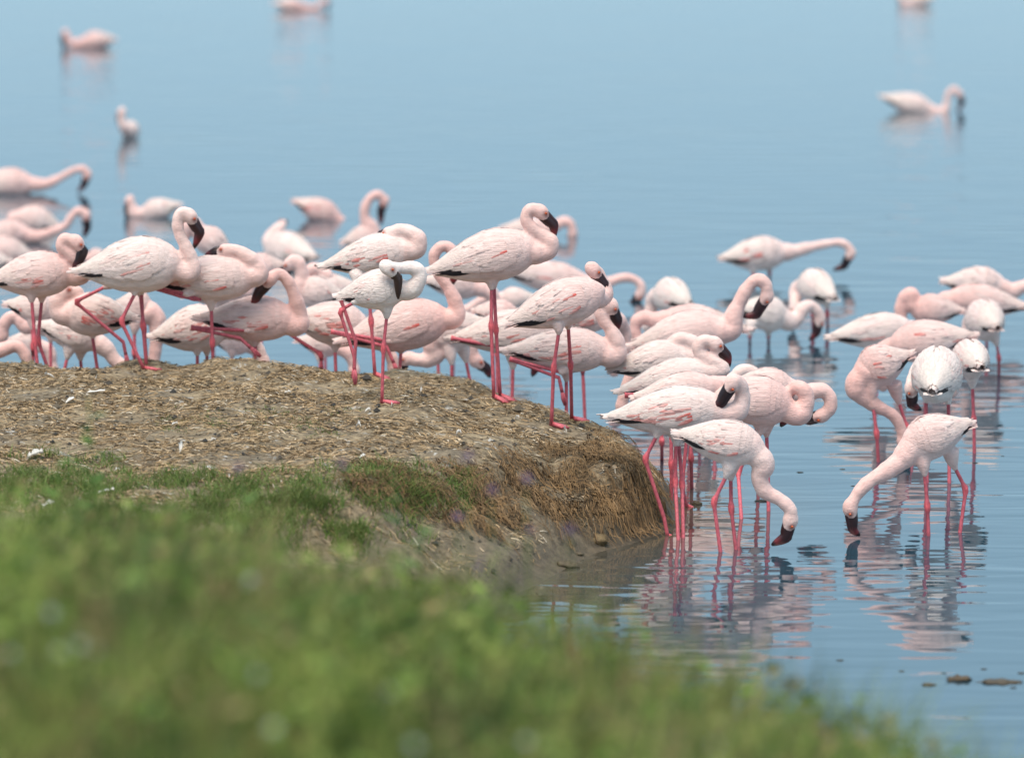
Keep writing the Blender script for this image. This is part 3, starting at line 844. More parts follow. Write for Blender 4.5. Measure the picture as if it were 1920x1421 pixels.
# --- front cluster in the water
fl('front flamingo of the cluster, white ruffled wing with scarlet gaps', 21.15, (1147, 785), (1366, 762), 92,
   [(1372, 775), (1389, 760), (1392, 738), (1385, 716, -.02)], (1374, 718, -.04), [(1353, 762), (1326, 765)],
   [('w', [(1236, 808), (1209, 860), (1245, 970)], -.03), ('w', [(1268, 822), (1266, 903), (1272, 1012)], .0), ('w', [(1272, 822), (1279, 908), (1281, 1008)], .05)],
   yaw=-3, white=.8, red=.75, blk=.5)
fl('small feeding flamingo with downstretched neck, bill touching the water', ('w', 1365, 1032), (1275, 817), (1436, 842), 84,
   [(1432, 868), (1424, 892), (1434, 920), (1462, 936), (1482, 955)], (1482, 975), [(1477, 1012), (1447, 1022)],
   [('w', [(1366, 884), (1338, 940), (1351, 1034)]), ('w', [(1370, 887), (1371, 953), (1380, 1030)])], yaw=-4, white=.7, red=.4)
fl('pink flamingo preening its chest, neck knotted, bill tip under belly', 21.75, (1330, 745), (1490, 760), 94,
   [(1494, 778), (1508, 764), (1512, 742), (1500, 726), (1484, 730, .03)], (1474, 752, .13), [(1478, 785), (1464, 800)],
   [('w', [(1427, 806), (1384, 885), (1390, 972)], .0), ('w', [(1437, 806), (1440, 880), (1441, 958)])], yaw=0, white=.25, red=.12)
fl('flamingo curling its head under at the end of the cluster, eye visible', 22.4, (1370, 725), (1495, 730), 72,
   [(1508, 738), (1525, 733), (1545, 733), (1557, 748), (1555, 768)], (1541, 779), [(1515, 790), (1497, 784)],
   [('w', [(1418, 790), (1420, 840), (1422, 915)], .0)], yaw=0, white=.4, red=.3)
fl('white flamingo in the cluster with looped neck around a white gap', 22.2, (1170, 734), (1338, 690), 66,
   [(1355, 694), (1346, 683), (1326, 673), (1311, 660), (1311, 645), (1324, 638)], (1341, 645), [(1366, 667), (1368, 688)],
   [('w', [(1295, 800), (1296, 860), (1297, 915)], .0), ('fold', [(1250, 735), (1168, 741), (1240, 748), (1255, 752)], -.05)], yaw=0, white=.92, red=.1, blk=.6)
fl('pink-backed flamingo squeezed between the white looped one and front one', 21.75, (1195, 748), (1350, 722), 66,
   [(1362, 720, .05), (1368, 735, .08)], (1366, 752, .1), None, [('w', [(1258, 800), (1259, 870), (1259, 955)], .0), ('w', [(1290, 800), (1279, 911), (1287, 950)])], white=.4, red=.1)
fl('white flamingo at the top of the cluster with face turned back', 23.0, (1150, 695), (1300, 662), 70,
   [(1306, 668), (1306, 650), (1290, 637), (1270, 637)], (1250, 655), [(1221, 663), (1214, 691)],
   [('w', [(1240, 800), (1241, 830), (1241, 862)], .0)], yaw=0, white=.8, red=.05)
fl('flamingo hidden in the cluster with bowed pink neck by the tail feathers', 23.5, (1330, 700), (1235, 690), 56,
   [(1216, 684), (1196, 690), (1182, 708), (1172, 735)], (1166, 760), None, [('w', [(1327, 820), (1329, 845), (1331, 870)], .0)], white=.3, red=.1)
fl('flamingo with thin hooped pink neck left of the cluster', 25.3, (1290, 665), (1205, 660), 52,
   [(1192, 654), (1178, 645), (1164, 652), (1156, 672)], (1152, 692), None, [('ext', [(1240, 690), (1240, 715), (1240, 740)])], white=.2, red=.1)
fl('flamingo with only a white curved neck over the pink preening back', 23.4, (1300, 730), (1380, 720), 48,
   [(1378, 708), (1392, 695), (1410, 695)], (1424, 705), None, [('w', [(1340, 790), (1340, 820), (1340, 860)], .0)], white=.95, red=0)
fl('big flamingo with raised bent neck, black bill with red tip', 24.0, (1190, 650), (1366, 612), 88,
   [(1370, 618), (1376, 592), (1390, 560), (1404, 536), (1420, 524), (1436, 534)], (1438, 556), [(1420, 596), (1391, 594)],
   [('ext', [(1290, 665), (1292, 715), (1294, 800)]), ('ext', [(1310, 665), (1312, 715), (1312, 800)])], yaw=0, white=.4, red=.12, thick=1.15, blk=.3)
fl('pink flamingo facing left behind the raised neck, tail tip showing', 25.4, (1396, 620), (1235, 596), 66,
   [(1226, 600), (1212, 595), (1196, 600), (1190, 615)], (1194, 632), None, [('ext', [(1320, 645), (1320, 690), (1320, 730)])], white=.25, red=.1)
fl('round white flamingo behind the cluster, back turned', 27.3, (1290, 570, -.10), (1236, 548, .20), 70,
   [(1228, 560, .22), (1220, 585, .22)], (1214, 610, .22), None, [('w', [(1262, 590), (1262, 615), (1262, 642)])], white=.95, red=.08)
# --- right-hand group
fl('wading flamingo reaching its straight neck far out over open water', 30.3, (1356, 486), (1478, 470), 64,
   [(1486, 472), (1510, 466), (1542, 459), (1572, 455), (1590, 462)], (1595, 476), [(1584, 503), (1562, 507)],
   [('w', [(1412, 506), (1413, 515), (1413, 523)]), ('w', [(1442, 502), (1443, 512), (1443, 522)])], yaw=12, white=.7, red=.5)
fl('round white flamingo standing with its neck lowered out of sight', 28.0, (1562, 560, -.14), (1505, 524, .16), 66,
   [(1496, 545, .17), (1492, 562, .12)], (1491, 578, .08), [(1482, 592), (1488, 604)],
   [('w', [(1551, 568), (1551, 590), (1552, 613)]), ('w', [(1524, 568), (1524, 590), (1524, 613)])], white=.9, red=.15)
fl('cream flamingo wading with swan-like S neck, bill in the water', 27.3, (1385, 580), (1478, 596), 66,
   [(1482, 603), (1496, 594), (1506, 578), (1520, 573), (1533, 585)], (1537, 599), [(1532, 628), (1517, 638)],
   [('w', [(1406, 620), (1406, 630), (1406, 642)]), ('w', [(1440, 620), (1441, 630), (1441, 642)])], yaw=20, white=.95, red=0, blk=.2)
fl('flamingo lying low with pointed black-edged wing tip', 25.6, (1562, 634), (1714, 612), 66,
   [(1726, 620, .05), (1738, 640, .1)], (1742, 660, .1), None, [('w', [(1640, 655), (1642, 690), (1644, 730)])], white=.75, red=.15, yaw=6)
fl('deep pink flamingo with its neck hooped over in front of its chest', 26.6, (1800, 585), (1706, 580), 58,
   [(1712, 570), (1708, 553), (1694, 560), (1688, 580)], (1690, 600), None, [('w', [(1755, 610), (1755, 650), (1755, 680)])], white=.05, red=.1)
fl('pink flamingo with its tail to the frame edge, behind the round rump', 27.2, (1920, 578), (1772, 556), 62,
   [(1764, 565), (1756, 580)], (1752, 600), None, [('w', [(1850, 595), (1850, 625), (1850, 650)])], white=.15, red=.1)
fl('fluffed-up flamingo with spiky back feathers, neck out of frame', 27.9, (1772, 530), (1888, 536), 62,
   [(1896, 545), (1912, 540), (1935, 532)], (1955, 545), [(1960, 565), (1950, 580)], [('w', [(1830, 560), (1830, 590), (1830, 618)])], white=.6, red=.1, fluff=.35)
fl('flamingo with rounded cream rump turned away, one thin red leg', 26.0, (1868, 616, -.20), (1830, 592, .20), 78,
   [(1822, 600, .22), (1815, 630, .22)], (1812, 660, .2), None, [('w', [(1868, 638), (1873, 672), (1873, 703)], 0)], white=.6, red=.05, blk=.4)
fl('pink flamingo facing left with tail brushing the round rump', 24.6, (1822, 632), (1664, 648), 78,
   [(1656, 660, .05), (1650, 690, .08)], (1655, 720, .1), None, [('w', [(1735, 685), (1735, 720), (1735, 780)])], white=.25, red=.15, yaw=0)
fl('pink feeding flamingo facing left, neck curving down behind another back', ('w', 1647, 866), (1704, 668), (1604, 704), 82,
   [(1604, 722), (1618, 744), (1645, 762), (1674, 778), (1688, 800)], (1694, 828), [(1700, 850), (1695, 868)],
   [('w', [(1634, 742), (1644, 813), (1647, 866)], -.02), ('w', [(1683, 746), (1700, 800), (1712, 866)], .05)], yaw=-10, white=.15, red=.15)
fl('white flamingo seen from behind with rumpled yellowish back, head hanging at its side', 22.6, (1749, 734, -.24), (1762, 684, .20), 104,
   [(1738, 680, .24), (1720, 695, .20), (1711, 712, .15)], (1709, 728, .12), [(1706, 762), (1727, 769)],
   [('w', [(1736, 742), (1737, 800), (1738, 905)]), ('w', [(1778, 745), (1779, 800), (1780, 905)])], white=.97, red=.08, blk=.5)
fl('white flamingo behind the rumpled one, single red leg in the water', ('w', 1827, 849), (1838, 690, -.18), (1806, 664, .2), 72,
   [(1796, 672, .22), (1790, 700, .22)], (1786, 730, .2), None, [('w', [(1823, 716), (1826, 787), (1827, 849)], 0)], white=.75, red=.15)
fl('feeding flamingo at the right, neck swept forward, bill tip in water', ('w', 1770, 1001), (1817, 797), (1690, 840), 84,
   [(1690, 862), (1660, 884), (1628, 904), (1606, 928)], (1594, 952), [(1596, 995), (1612, 1004)],
   [('w', [(1733, 878), (1739, 949), (1741, 1004)]), ('w', [(1786, 868), (1811, 917), (1800, 998)])], yaw=-18, white=.45, red=.05, blk=.4)
# --- open water behind
fl('flamingo floating at the left edge with long outstretched neck', 35.2, (-45, 346), (66, 344), 58,
   [(84, 346), (110, 335), (138, 320), (156, 317)], (164, 328), [(158, 350), (146, 360)], (), white=.25, red=.1)
fl('flamingo floating in the left huddle, back rounded', 33.0, (112, 430), (32, 400), 52, [(28, 410), (22, 425)], (20, 440), None, (), white=.45, red=.1)
fl('flamingo in the left huddle raising a crook of pink neck', 32.4, (-38, 448), (52, 432), 52,
   [(66, 444), (95, 436), (122, 424), (134, 406), (148, 394)], (161, 404), [(166, 428), (157, 446)], (), white=.3, red=.1)
fl('pale flamingo low in the left huddle against the frame edge', 31.4, (62, 485), (-30, 462), 56, [(-40, 470), (-46, 490)], (-48, 508), None, (), white=.35, red=.1)
fl('flamingo sliver at the frame edge behind the crest bird', 29.5, (15, 492), (-60, 490), 50, [(-70, 500), (-76, 520)], (-78, 540), None, (), white=.6, red=.1)
fl('swimming flamingo with upright head and dark bill, facing left', 33.4, (336, 386), (262, 402), 42,
   [(252, 402), (248, 388)], (243, 376), [(237, 395), (244, 428)], (), white=.6, red=.05)
fl('tail-up flamingo bobbing with its head under the water', 33.1, (553, 380), (640, 412), 48, [(645, 425), (640, 440)], (630, 450), None, (), white=.05, red=.5, blk=.3)
fl('flamingo in open water with tall shepherd-crook neck', 32.2, (645, 456), (715, 440), 48,
   [(700, 430), (685, 412), (685, 388), (696, 370), (712, 365)], (721, 378), [(712, 396), (714, 422)], (), white=.25, red=.05, yaw=10)
fl('lone swimming flamingo with upright neck far out on the right', 41.8, (1656, 184), (1752, 208), 42,
   [(1766, 212), (1774, 200), (1778, 178), (1788, 166)], (1798, 176), [(1808, 194), (1795, 210)], (), white=.65, red=.05)
fl('small swimming flamingo far out, head on the left', 48.8, (214, 76), (152, 80), 36, [(138, 84), (130, 76)], (122, 62), [(115, 78), (124, 95)], (), white=.1, red=.5)
fl('swimming flamingo facing the shore with dark upright neck', 39.3, (252, 244, .15), (238, 248, -.15), 36, [(232, 240, -.2), (228, 225, -.2)], (228, 210, -.2), [(222, 222), (227, 245)], (), white=.8, red=0)
fl('distant swimming flamingo near the top of the lake', 54.5, (515, 8), (572, 14), 26, [(590, 16), (602, 8)], (610, 2), [(618, 8), (613, 18)], (), white=.1, red=.4)
fl('distant whitish flamingo cut by the top edge', 57.0, (1750, -4), (1702, 6), 26, [(1696, 6), (1692, 0)], (1690, -6), [(1686, -2), (1688, 8)], (), white=.6, red=.1)
fl('flamingo glimpsed between the legs of the preening pair on the crest', 25.2, (402, 640), (470, 648), 44, [(478, 655, .05), (484, 672, .05)], (486, 690, .05), None, [('ext', [(435, 660), (435, 690), (435, 700)])], white=.3, red=.1)
fl('small pink flamingo afloat behind the tail of the striding white one', 30.0, (205, 488), (160, 482), 34, [(154, 490), (150, 500)], (148, 512), None, (), white=.2, red=.1)
fl('flamingo resting low behind the legs of the crest bird', 25.6, (20, 640), (80, 648), 44, [(90, 655), (96, 670)], (98, 690), None, [('ext', [(50, 665), (50, 690), (50, 700)])], white=.4, red=.1)
fl('pale flamingo wading with folded neck behind the one-legged sleeper', 25.0, (350, 555), (455, 545), 52, [(462, 548, .05), (468, 530, .06), (462, 512, .06)], (450, 508, .06), [(438, 516), (434, 532)], [('ext', [(400, 580), (400, 640), (400, 690)])], white=.45, red=.1)
fl('flamingo with lowered neck showing between the arched neck and the young bird', 25.4, (560, 640), (640, 652), 46, [(650, 660), (660, 676)], (664, 694), None, [('ext', [(600, 670), (600, 690), (600, 705)])], white=.3, red=.15)
fl('rosy flamingo filling the gap beneath the tall one, facing right', 25.0, (890, 585), (975, 592), 50, [(986, 598), (996, 615), (1000, 640)], (1000, 665), [(1008, 690), (998, 706)], [('ext', [(930, 615), (931, 660), (932, 710)])], white=.2, red=.2)
# ------------------------------------------------------------------ ground cover
def strands(name, roots, dirs, lens, wid, cols, mat, lift=.004, curl=.0, nseg=4, kind='stuff', label=None, cat=None, follow=True):
    """ribbons lying on the ground, following its shape"""
    n = len(roots); m = nseg + 1
    V = np.zeros((n, m, 2, 3)); C = np.zeros((n, m, 2, 3))
    x, y = roots[:, 0].copy(), roots[:, 1].copy(); ang = dirs.copy()
    for i in range(m):
        z = ground_z(x, y) + lift * (1 + 2 * rng.random(n) * (1 if 0 < i < m - 1 else .3)) + lens * .05 * rng.random(n)
        px, py = -np.sin(ang), np.cos(ang)
        w = wid * (.5 + .5 * math.sin(math.pi * (i + .6) / (m + .2)))
        for k, sg in enumerate((-1, 1)):
            V[:, i, k, 0] = x + sg * px * w; V[:, i, k, 1] = y + sg * py * w
            V[:, i, k, 2] = z + sg * w * .7
        C[:, i] = cols[:, None, :]
        x = x + np.cos(ang) * lens / nseg; y = y + np.sin(ang) * lens / nseg
        ang = ang + rng.normal(0, curl, n)
    V = V.reshape(-1, 3)
    base = (np.arange(n) * m * 2)[:, None]; seg = (np.arange(nseg) * 2)[None]
    b = (base + seg).ravel()
    q = np.stack([b, b + 1, b + 3, b + 2], 1)
    return tag(np_mesh(name, V, q, mat, C.reshape(-1, 3)), label, cat, kind=kind)

def blades(name, roots, heights, wid, cols, mat, lean=.5, bias=(0, 0), nseg=4, kind='stuff', label=None, cat=None, tipc=None):
    n = len(roots); m = nseg + 1
    z0 = ground_z(roots[:, 0], roots[:, 1]) - .01
    ang = rng.uniform(0, 2 * math.pi, n); ln = np.abs(rng.normal(lean, lean * .5, n))
    dx, dy = np.cos(ang) * ln + bias[0], np.sin(ang) * ln + bias[1]
    fa = rng.uniform(0, math.pi, n)
    V = np.zeros((n, m, 2, 3)); C = np.zeros((n, m, 2, 3))
    for i in range(m):
        k = i / nseg
        h = heights * (k - .25 * np.clip(ln, 0, 1.2) * k * k)
        for s_, sg in enumerate((-1, 1)):
            w = wid * (1 - k ** 2 * .9) * sg
            V[:, i, s_, 0] = roots[:, 0] + dx * heights * k ** 2 + np.cos(fa) * w
            V[:, i, s_, 1] = roots[:, 1] + dy * heights * k ** 2 + np.sin(fa) * w
            V[:, i, s_, 2] = z0 + h
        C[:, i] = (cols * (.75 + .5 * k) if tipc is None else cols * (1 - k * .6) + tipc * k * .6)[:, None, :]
    V = V.reshape(-1, 3)
    b = ((np.arange(n) * m * 2)[:, None] + (np.arange(nseg) * 2)[None]).ravel()
    q = np.stack([b, b + 1, b + 3, b + 2], 1)
    return tag(np_mesh(name, V, q, mat, C.reshape(-1, 3)), label, cat, kind=kind)

STRAWS = np.array([(.40, .30, .185), (.31, .225, .13), (.50, .41, .29), (.20, .148, .092), (.13, .098, .066), (.34, .235, .125), (.58, .53, .44)])
# litter all over the mound top
n = 120000
R = np.stack([rng.uniform(-3.0, .75, n), 19.3 + 4.4 * rng.random(n)], 1)
dT, iT = poly_dist(R, TOP); dB, iB = poly_dist(R, BASE)
keep = iB & (dB > .06) & (iT | (rng.random(n) < .30)); R = R[keep]; n = len(R)
patch = fbm(R[:, 0], R[:, 1], 1.4, 3, 21)
R = R[patch > rng.normal(-.3, .6, n)]; n = len(R)
ci = rng.choice(7, n, p=[.22, .24, .08, .19, .15, .09, .03])
ln_ = rng.uniform(.010, .045, n) * np.where(rng.random(n) < .06, 2.0, 1)
strands('straw_litter', R, rng.normal(0, .9, n) + np.where(rng.random(n) < .5, 0, math.pi), ln_, rng.uniform(.0008, .0019, n),
        STRAWS[ci] * rng.uniform(.75, 1.3, (n, 1)) * np.array([1, .97, .95]), M_STRAW, .003, .3, 2, label='short dry straw and crumbs littering the top of the mound', cat='straw')
# crumbs of dark dung and soil
n = 5200
R = np.stack([rng.uniform(-3.0, .72, n), 19.4 + 4.0 * rng.random(n)], 1)
dB, iB = poly_dist(R, BASE); R = R[iB & (dB > .05) & (fbm(R[:, 0], R[:, 1], 1.0, 3, 77) > rng.normal(-.1, .6, n))]; n = len(R)
z = ground_z(R[:, 0], R[:, 1]); sz_ = rng.gamma(2.0, .0030, n) + .002
oct_ = np.array([(1, 0, 0), (0, 1, 0), (-1, 0, 0), (0, -1, 0), (.1, 0, .7), (0, 0, -.5)], float)
V = (np.stack([R[:, 0], R[:, 1], z + sz_ * .2], 1)[:, None, :] + oct_[None] * sz_[:, None, None] * rng.uniform(.6, 1.4, (n, 6, 3))).reshape(-1, 3)
tri = np.array([(0, 1, 4, 4), (1, 2, 4, 4), (2, 3, 4, 4), (3, 0, 4, 4)])
def tri_mesh(name, V, T, mat, cols):
    me = bpy.data.meshes.new(name); nt = len(T)
    me.vertices.add(len(V)); me.vertices.foreach_set('co', np.asarray(V, dtype=np.float32).ravel())
    me.loops.add(nt * 3); me.loops.foreach_set('vertex_index', np.asarray(T, dtype=np.int32).ravel())
    me.polygons.add(nt); me.polygons.foreach_set('loop_start', np.arange(0, nt * 3, 3, dtype=np.int32)); me.polygons.foreach_set('loop_total', np.full(nt, 3, dtype=np.int32))
    me.materials.append(mat)
    a_ = me.color_attributes.new('tint', 'FLOAT_COLOR', 'POINT'); c = np.ones((len(V), 4), dtype=np.float32); c[:, :3] = cols; a_.data.foreach_set('color', c.ravel())
    me.update(calc_edges=True); o = bpy.data.objects.new(name, me); COL.objects.link(o); return o
T = ((np.arange(n) * 6)[:, None, None] + tri[None, :, :3]).reshape(-1, 3)
cc = np.repeat(np.array([(.05, .04, .03), (.11, .085, .055), (.19, .15, .10), (.03, .026, .022)])[rng.integers(0, 4, n)], 6, axis=0)
tag(tri_mesh('soil_crumbs', V, T, M_CLOD, cc), 'dark crumbs of soil and dung scattered on the mound', 'crumbs', kind='stuff')
# longer straw in tufts draped down the right end and the front slope
def drape(name, boxes, ln, label, per=26, dark=1.0):
    rr, dd = [], []
    for (x, y, ang, sp) in boxes:
        p = hit_ground(x, y); pr = int(per * rng.uniform(.4, 1.5))
        for k in range(pr):
            rr.append((p[0] + rng.normal(0, sp), p[1] + rng.normal(0, sp * .7))); dd.append(ang + rng.normal(0, .5))
    rr = np.array(rr); dd = np.array(dd); m = len(rr)
    c = STRAWS[rng.choice([0, 1, 3, 5, 4, 1, 3], m)] * rng.uniform(.6, 1.1, (m, 1)) * np.array([.95, .84, .74]) * dark * .72
    strands(name, rr, dd, rng.gamma(4, ln / 4, m).clip(ln * .25, ln * 2), rng.uniform(.0009, .0019, m), c, M_STRAW, .012, .36, 6, label=label, cat='straw')
bx = []
for k in range(24):                           # right end
    t = rng.random(); bx.append((np.interp(t, [0, .5, 1], [1120, 1195, 1236]) + rng.normal(0, 12), np.interp(t, [0, .5, 1], [805, 850, 905]) + rng.uniform(0, 50), -.6 + rng.normal(0, .5), .022))
for k in range(15): bx.append((rng.uniform(1110, 1235), rng.uniform(925, 955), -1.1 + rng.normal(0, .5), .022))
drape('straw_fringe', bx, .085, 'brown dry grass hanging over the right end of the mound', 20)
bx = []
for k in range(34):                           # tufts on the front slope, in rows along the ledges
    x = rng.uniform(640, 1190); bx.append((x, np.interp(x, [640, 850, 1000, 1190], [905, 900, 905, 935]) + rng.normal(0, 14), -1.0 + rng.normal(0, .5), .035))
for k in range(22):
    x = rng.uniform(780, 1120); bx.append((x, np.interp(x, [780, 950, 1120], [965, 960, 965]) + rng.normal(0, 14), -1.1 + rng.normal(0, .5), .03))
for k in range(16): bx.append((rng.uniform(900, 1150), rng.uniform(840, 900), -.9 + rng.normal(0, .6), .04))
drape('straw_tufts', bx, .085, 'tufts of brown dead grass trailing down the front slope of the mound', 42)

GREENS = np.array([(.10, .19, .035), (.07, .14, .028), (.15, .24, .055), (.22, .23, .075), (.08, .12, .03)])
def on_ground(pxs): return np.array([hit_ground(x, y)[:2] for x, y in pxs])
# short green turf on the near half of the mound
pts = []
while len(pts) < 820:
    x = rng.uniform(-60, 900); y = rng.uniform(835, 1070)
    top_ = np.interp(x, [-60, 150, 330, 470, 560, 700, 900], [858, 866, 884, 896, 884, 872, 890]); bot_ = np.interp(x, [-60, 300, 480, 560, 760, 900], [1060, 1055, 1030, 1010, 985, 935])
    v = float(fbm(np.array([x * .01]), np.array([y * .03]), .35, 3, 61)[0])
    if y > top_ + 16 * v and y < bot_ + 20 * v and v > rng.normal(-.75, .35): pts.append((x, y))
for k in range(60): pts.append((rng.choice([330, 400, 450, 520, 570, 640]) + rng.normal(0, 24), rng.choice([775, 800, 790, 805]) + rng.normal(0, 6)))
base = on_ground(pts)
per = 24
rt = np.repeat(base, per, axis=0) + rng.normal(0, .028, (len(base) * per, 2))
m = len(rt)
small = np.repeat(np.array([p[1] < 830 for p in pts]), per)
hgt = np.where(small, rng.uniform(.012, .03, m), rng.uniform(.03, .08, m))
gc = GREENS[rng.integers(0, 5, m)] * rng.uniform(.9, 1.5, (m, 1))
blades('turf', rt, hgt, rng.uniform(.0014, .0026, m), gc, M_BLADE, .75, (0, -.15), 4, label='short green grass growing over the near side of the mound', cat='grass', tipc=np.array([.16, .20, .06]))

# tall soft grass on the near bank
def bank_blades(n, hmin, hmax, wid, ylo, yhi, cols, name, label, thr=-2.0, seed=31, lean=.45):
    Yr = rng.uniform(ylo, yhi, n); px = rng.uniform(-500, 2300, n); X = (px - 960) / F * Yr
    yc = crest_y(px)
    k = (Yr < yc + .9) & (fbm(X, Yr, .9, 3, seed) > thr)
    X, Yr = X[k], Yr[k]; m = len(X)
    rt = np.stack([X, Yr], 1)
    big = .78 + .36 * fbm(X, Yr, 2.2, 3, seed + 1)
    h = rng.uniform(hmin, hmax, m) * np.clip(big, .55, 1.3)
    mix = np.clip(.40 + .75 * fbm(X, Yr, 2.6, 3, seed + 2), 0, 1)[:, None]
    c = (cols[0] * (1 - mix) + cols[1] * mix) * rng.uniform(.75, 1.25, (m, 1))
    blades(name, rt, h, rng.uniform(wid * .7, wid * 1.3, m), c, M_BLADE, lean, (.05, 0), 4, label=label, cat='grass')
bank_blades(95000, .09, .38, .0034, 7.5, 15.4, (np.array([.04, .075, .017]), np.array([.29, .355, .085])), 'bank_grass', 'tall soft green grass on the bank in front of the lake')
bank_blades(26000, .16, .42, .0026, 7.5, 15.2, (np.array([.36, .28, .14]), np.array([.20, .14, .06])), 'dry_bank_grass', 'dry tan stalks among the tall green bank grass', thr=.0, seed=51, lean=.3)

# loose leaves and leaflets through the upper layer of the bank plants
n = 15000
Yr = rng.uniform(8.5, 15.0, n); px = rng.uniform(-400, 2200, n); X = (px - 960) / F * Yr
k = (Yr < crest_y(px) + .5) & (fbm(X, Yr, 1.7, 3, 91) > rng.normal(0, .5, n)); X, Yr = X[k], Yr[k]; n = len(X)
c0 = np.stack([X, Yr, ground_z(X, Yr) + rng.uniform(.12, .33, n)], 1)
d1 = rng.normal(0, 1, (n, 3)) * np.array([1, 1, .6]); d1 /= np.linalg.norm(d1, axis=1)[:, None]
d2 = np.cross(d1, rng.normal(0, 1, (n, 3))); d2 /= np.linalg.norm(d2, axis=1)[:, None]
sl = rng.uniform(.012, .032, n)[:, None]
V = np.stack([c0 - d1 * sl, c0 - d2 * sl * .45, c0 + d1 * sl, c0 + d2 * sl * .45], 1).reshape(-1, 3)
kc = np.array([(.05, .10, .02), (.10, .19, .03), (.22, .33, .06), (.33, .40, .11), (.30, .24, .10), (.16, .11, .05)])[rng.choice(6, n, p=[.25, .25, .2, .1, .12, .08])]
tag(np_mesh('bank_leaves', V, np.arange(n * 4).reshape(-1, 4), M_BLADE, np.repeat(kc, 4, axis=0)), 'small mixed leaves among the tall bank grass', 'leaves', kind='stuff')
# tall thin stalks with pale seed heads above the grass
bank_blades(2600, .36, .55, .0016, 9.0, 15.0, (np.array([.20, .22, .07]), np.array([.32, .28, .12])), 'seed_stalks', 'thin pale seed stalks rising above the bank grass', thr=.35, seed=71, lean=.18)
# broad-leaved weeds standing above the grass
def weed(px, py_top, Y, label, leafy=9, col=(.10, .19, .035)):
    top = at_depth(px, py_top, Y); g = gz(top[0], top[1]); h = top[2] - g
    root = empty('weed', (top[0], top[1], g)); tag(root, label, 'weed', 'weeds on the bank')
    lean_ = np.array([rng.normal(0, .05), rng.normal(0, .03)])
    def P(k): return np.array([lean_[0] * h * (k ** 2 - 1), lean_[1] * h * (k ** 2 - 1), h * k])
    path = np.array([P(k) for k in np.linspace(0, 1, 7)])
    V, Fc = tube(path, np.linspace(.004, .0018, 7), 6)
    mesh_obj('stem', V, Fc, M_BLADE, root, [np.array(col) * .8] * len(V))
    for i in range(leafy):
        k = .35 + .62 * i / leafy; a = i * 2.4 + rng.random(); ln = .12 * (1.2 - k * .7); p = P(k)
        d = np.array([math.cos(a), math.sin(a), .55]); d = nrm(d); l_ = nrm(np.cross(d, [0, 0, 1])) * ln * .30
        V = [p, p + d * ln * .4 - l_, p + d * ln * .45 + np.array([0, 0, .004]), p + d * ln * .4 + l_, p + d * ln - np.array([0, 0, .012])]
        mesh_obj('leaf', V, [(0, 1, 2), (0, 2, 3), (1, 4, 2), (2, 4, 3)], M_BLADE, root, [np.array(col) * rng.uniform(.8, 1.2)] * 5)
    return root
weed(165, 745, 14.9, 'tall leafy weed rising from the bank in front of the mound', 14)
weed(108, 830, 14.8, 'lower leafy weed beside the tall one on the bank', 9)
weed(455, 905, 14.6, 'spindly weed on the bank in front of the mound straw', 9, (.09, .16, .04))
weed(790, 960, 14.2, 'pale slim weed at the bank edge before the mound mud', 9, (.12, .20, .06))
weed(735, 880, 14.6, 'thin weed with small leaves before the green turf', 8, (.10, .17, .05))

def bloom(kind, px, py, Y, rad, col, label, group):
    top = at_depth(px, py, Y); g = gz(top[0], top[1]); h = top[2] - g
    root = empty(kind, (top[0], top[1], g)); tag(root, label, 'flower', group)
    V, Fc = tube(np.array([(0, 0, 0), (.008, .004, h * .5), (0, 0, h)]), [.002, .0018, .0015], 6)
    mesh_obj('stem', V, Fc, M_BLADE, root, [(.10, .17, .04)] * len(V))
    a = Acc()
    for q in range(34):
        th = rng.uniform(0, 6.283); el = rng.uniform(-.2, 1.4); d = np.array([math.cos(th) * math.cos(el), math.sin(th) * math.cos(el), math.sin(el)])
        sd_ = nrm(np.cross(d, [.3, .2, 1])) * rad * .14
        b0 = np.array([0, 0, h]); r_ = rad * rng.uniform(.7, 1.1)
        a.add(([b0 + d * r_ * .2, b0 + d * r_ * .7 - sd_, b0 + d * r_, b0 + d * r_ * .7 + sd_], [(0, 1, 2, 3)]), np.array(col) * rng.uniform(.75, 1.15))
    mesh_obj('flower_head', a.V, a.F, M_PETAL, root, a.C)
PURPLE = [(985, 905), (875, 862), (920, 925), (855, 975), (990, 1000), (1068, 1000), (900, 1070), (445, 885), (640, 880), (765, 868), (300, 985), (530, 940)]
for (x, y) in PURPLE[:9]:
    bloom('purple_flower', x, y, rng.uniform(12.8, 14.0), .026, (.27, .16, .32), 'small mauve flower head nodding on a thin stalk before the mound', 'mauve flowers on the bank')
WHITEF = [(468, 1090), (150, 1215), (110, 1225), (180, 1222), (95, 1155), (730, 1300), (480, 1270), (20, 1230), (985, 1395), (775, 1405), (510, 1370), (1340, 1400)]
def canopy_depth(x, y, h=.31):
    d = ray(x, y); Ys = np.linspace(7.5, 15.0, 300); pts_ = np.array([0, 0, HC]) + d[None] * (Ys / d[1])[:, None]
    k_ = np.nonzero(pts_[:, 2] <= ground_z(pts_[:, 0], pts_[:, 1]) + h)[0]
    return float(Ys[k_[0]]) if len(k_) else 12.0
for (x, y) in WHITEF:
    bloom('white_flower', x, y, canopy_depth(x, y), rng.uniform(.009, .019), (.80, .82, .78), 'small white flower head lost in the tall bank grass', 'white flowers on the bank')

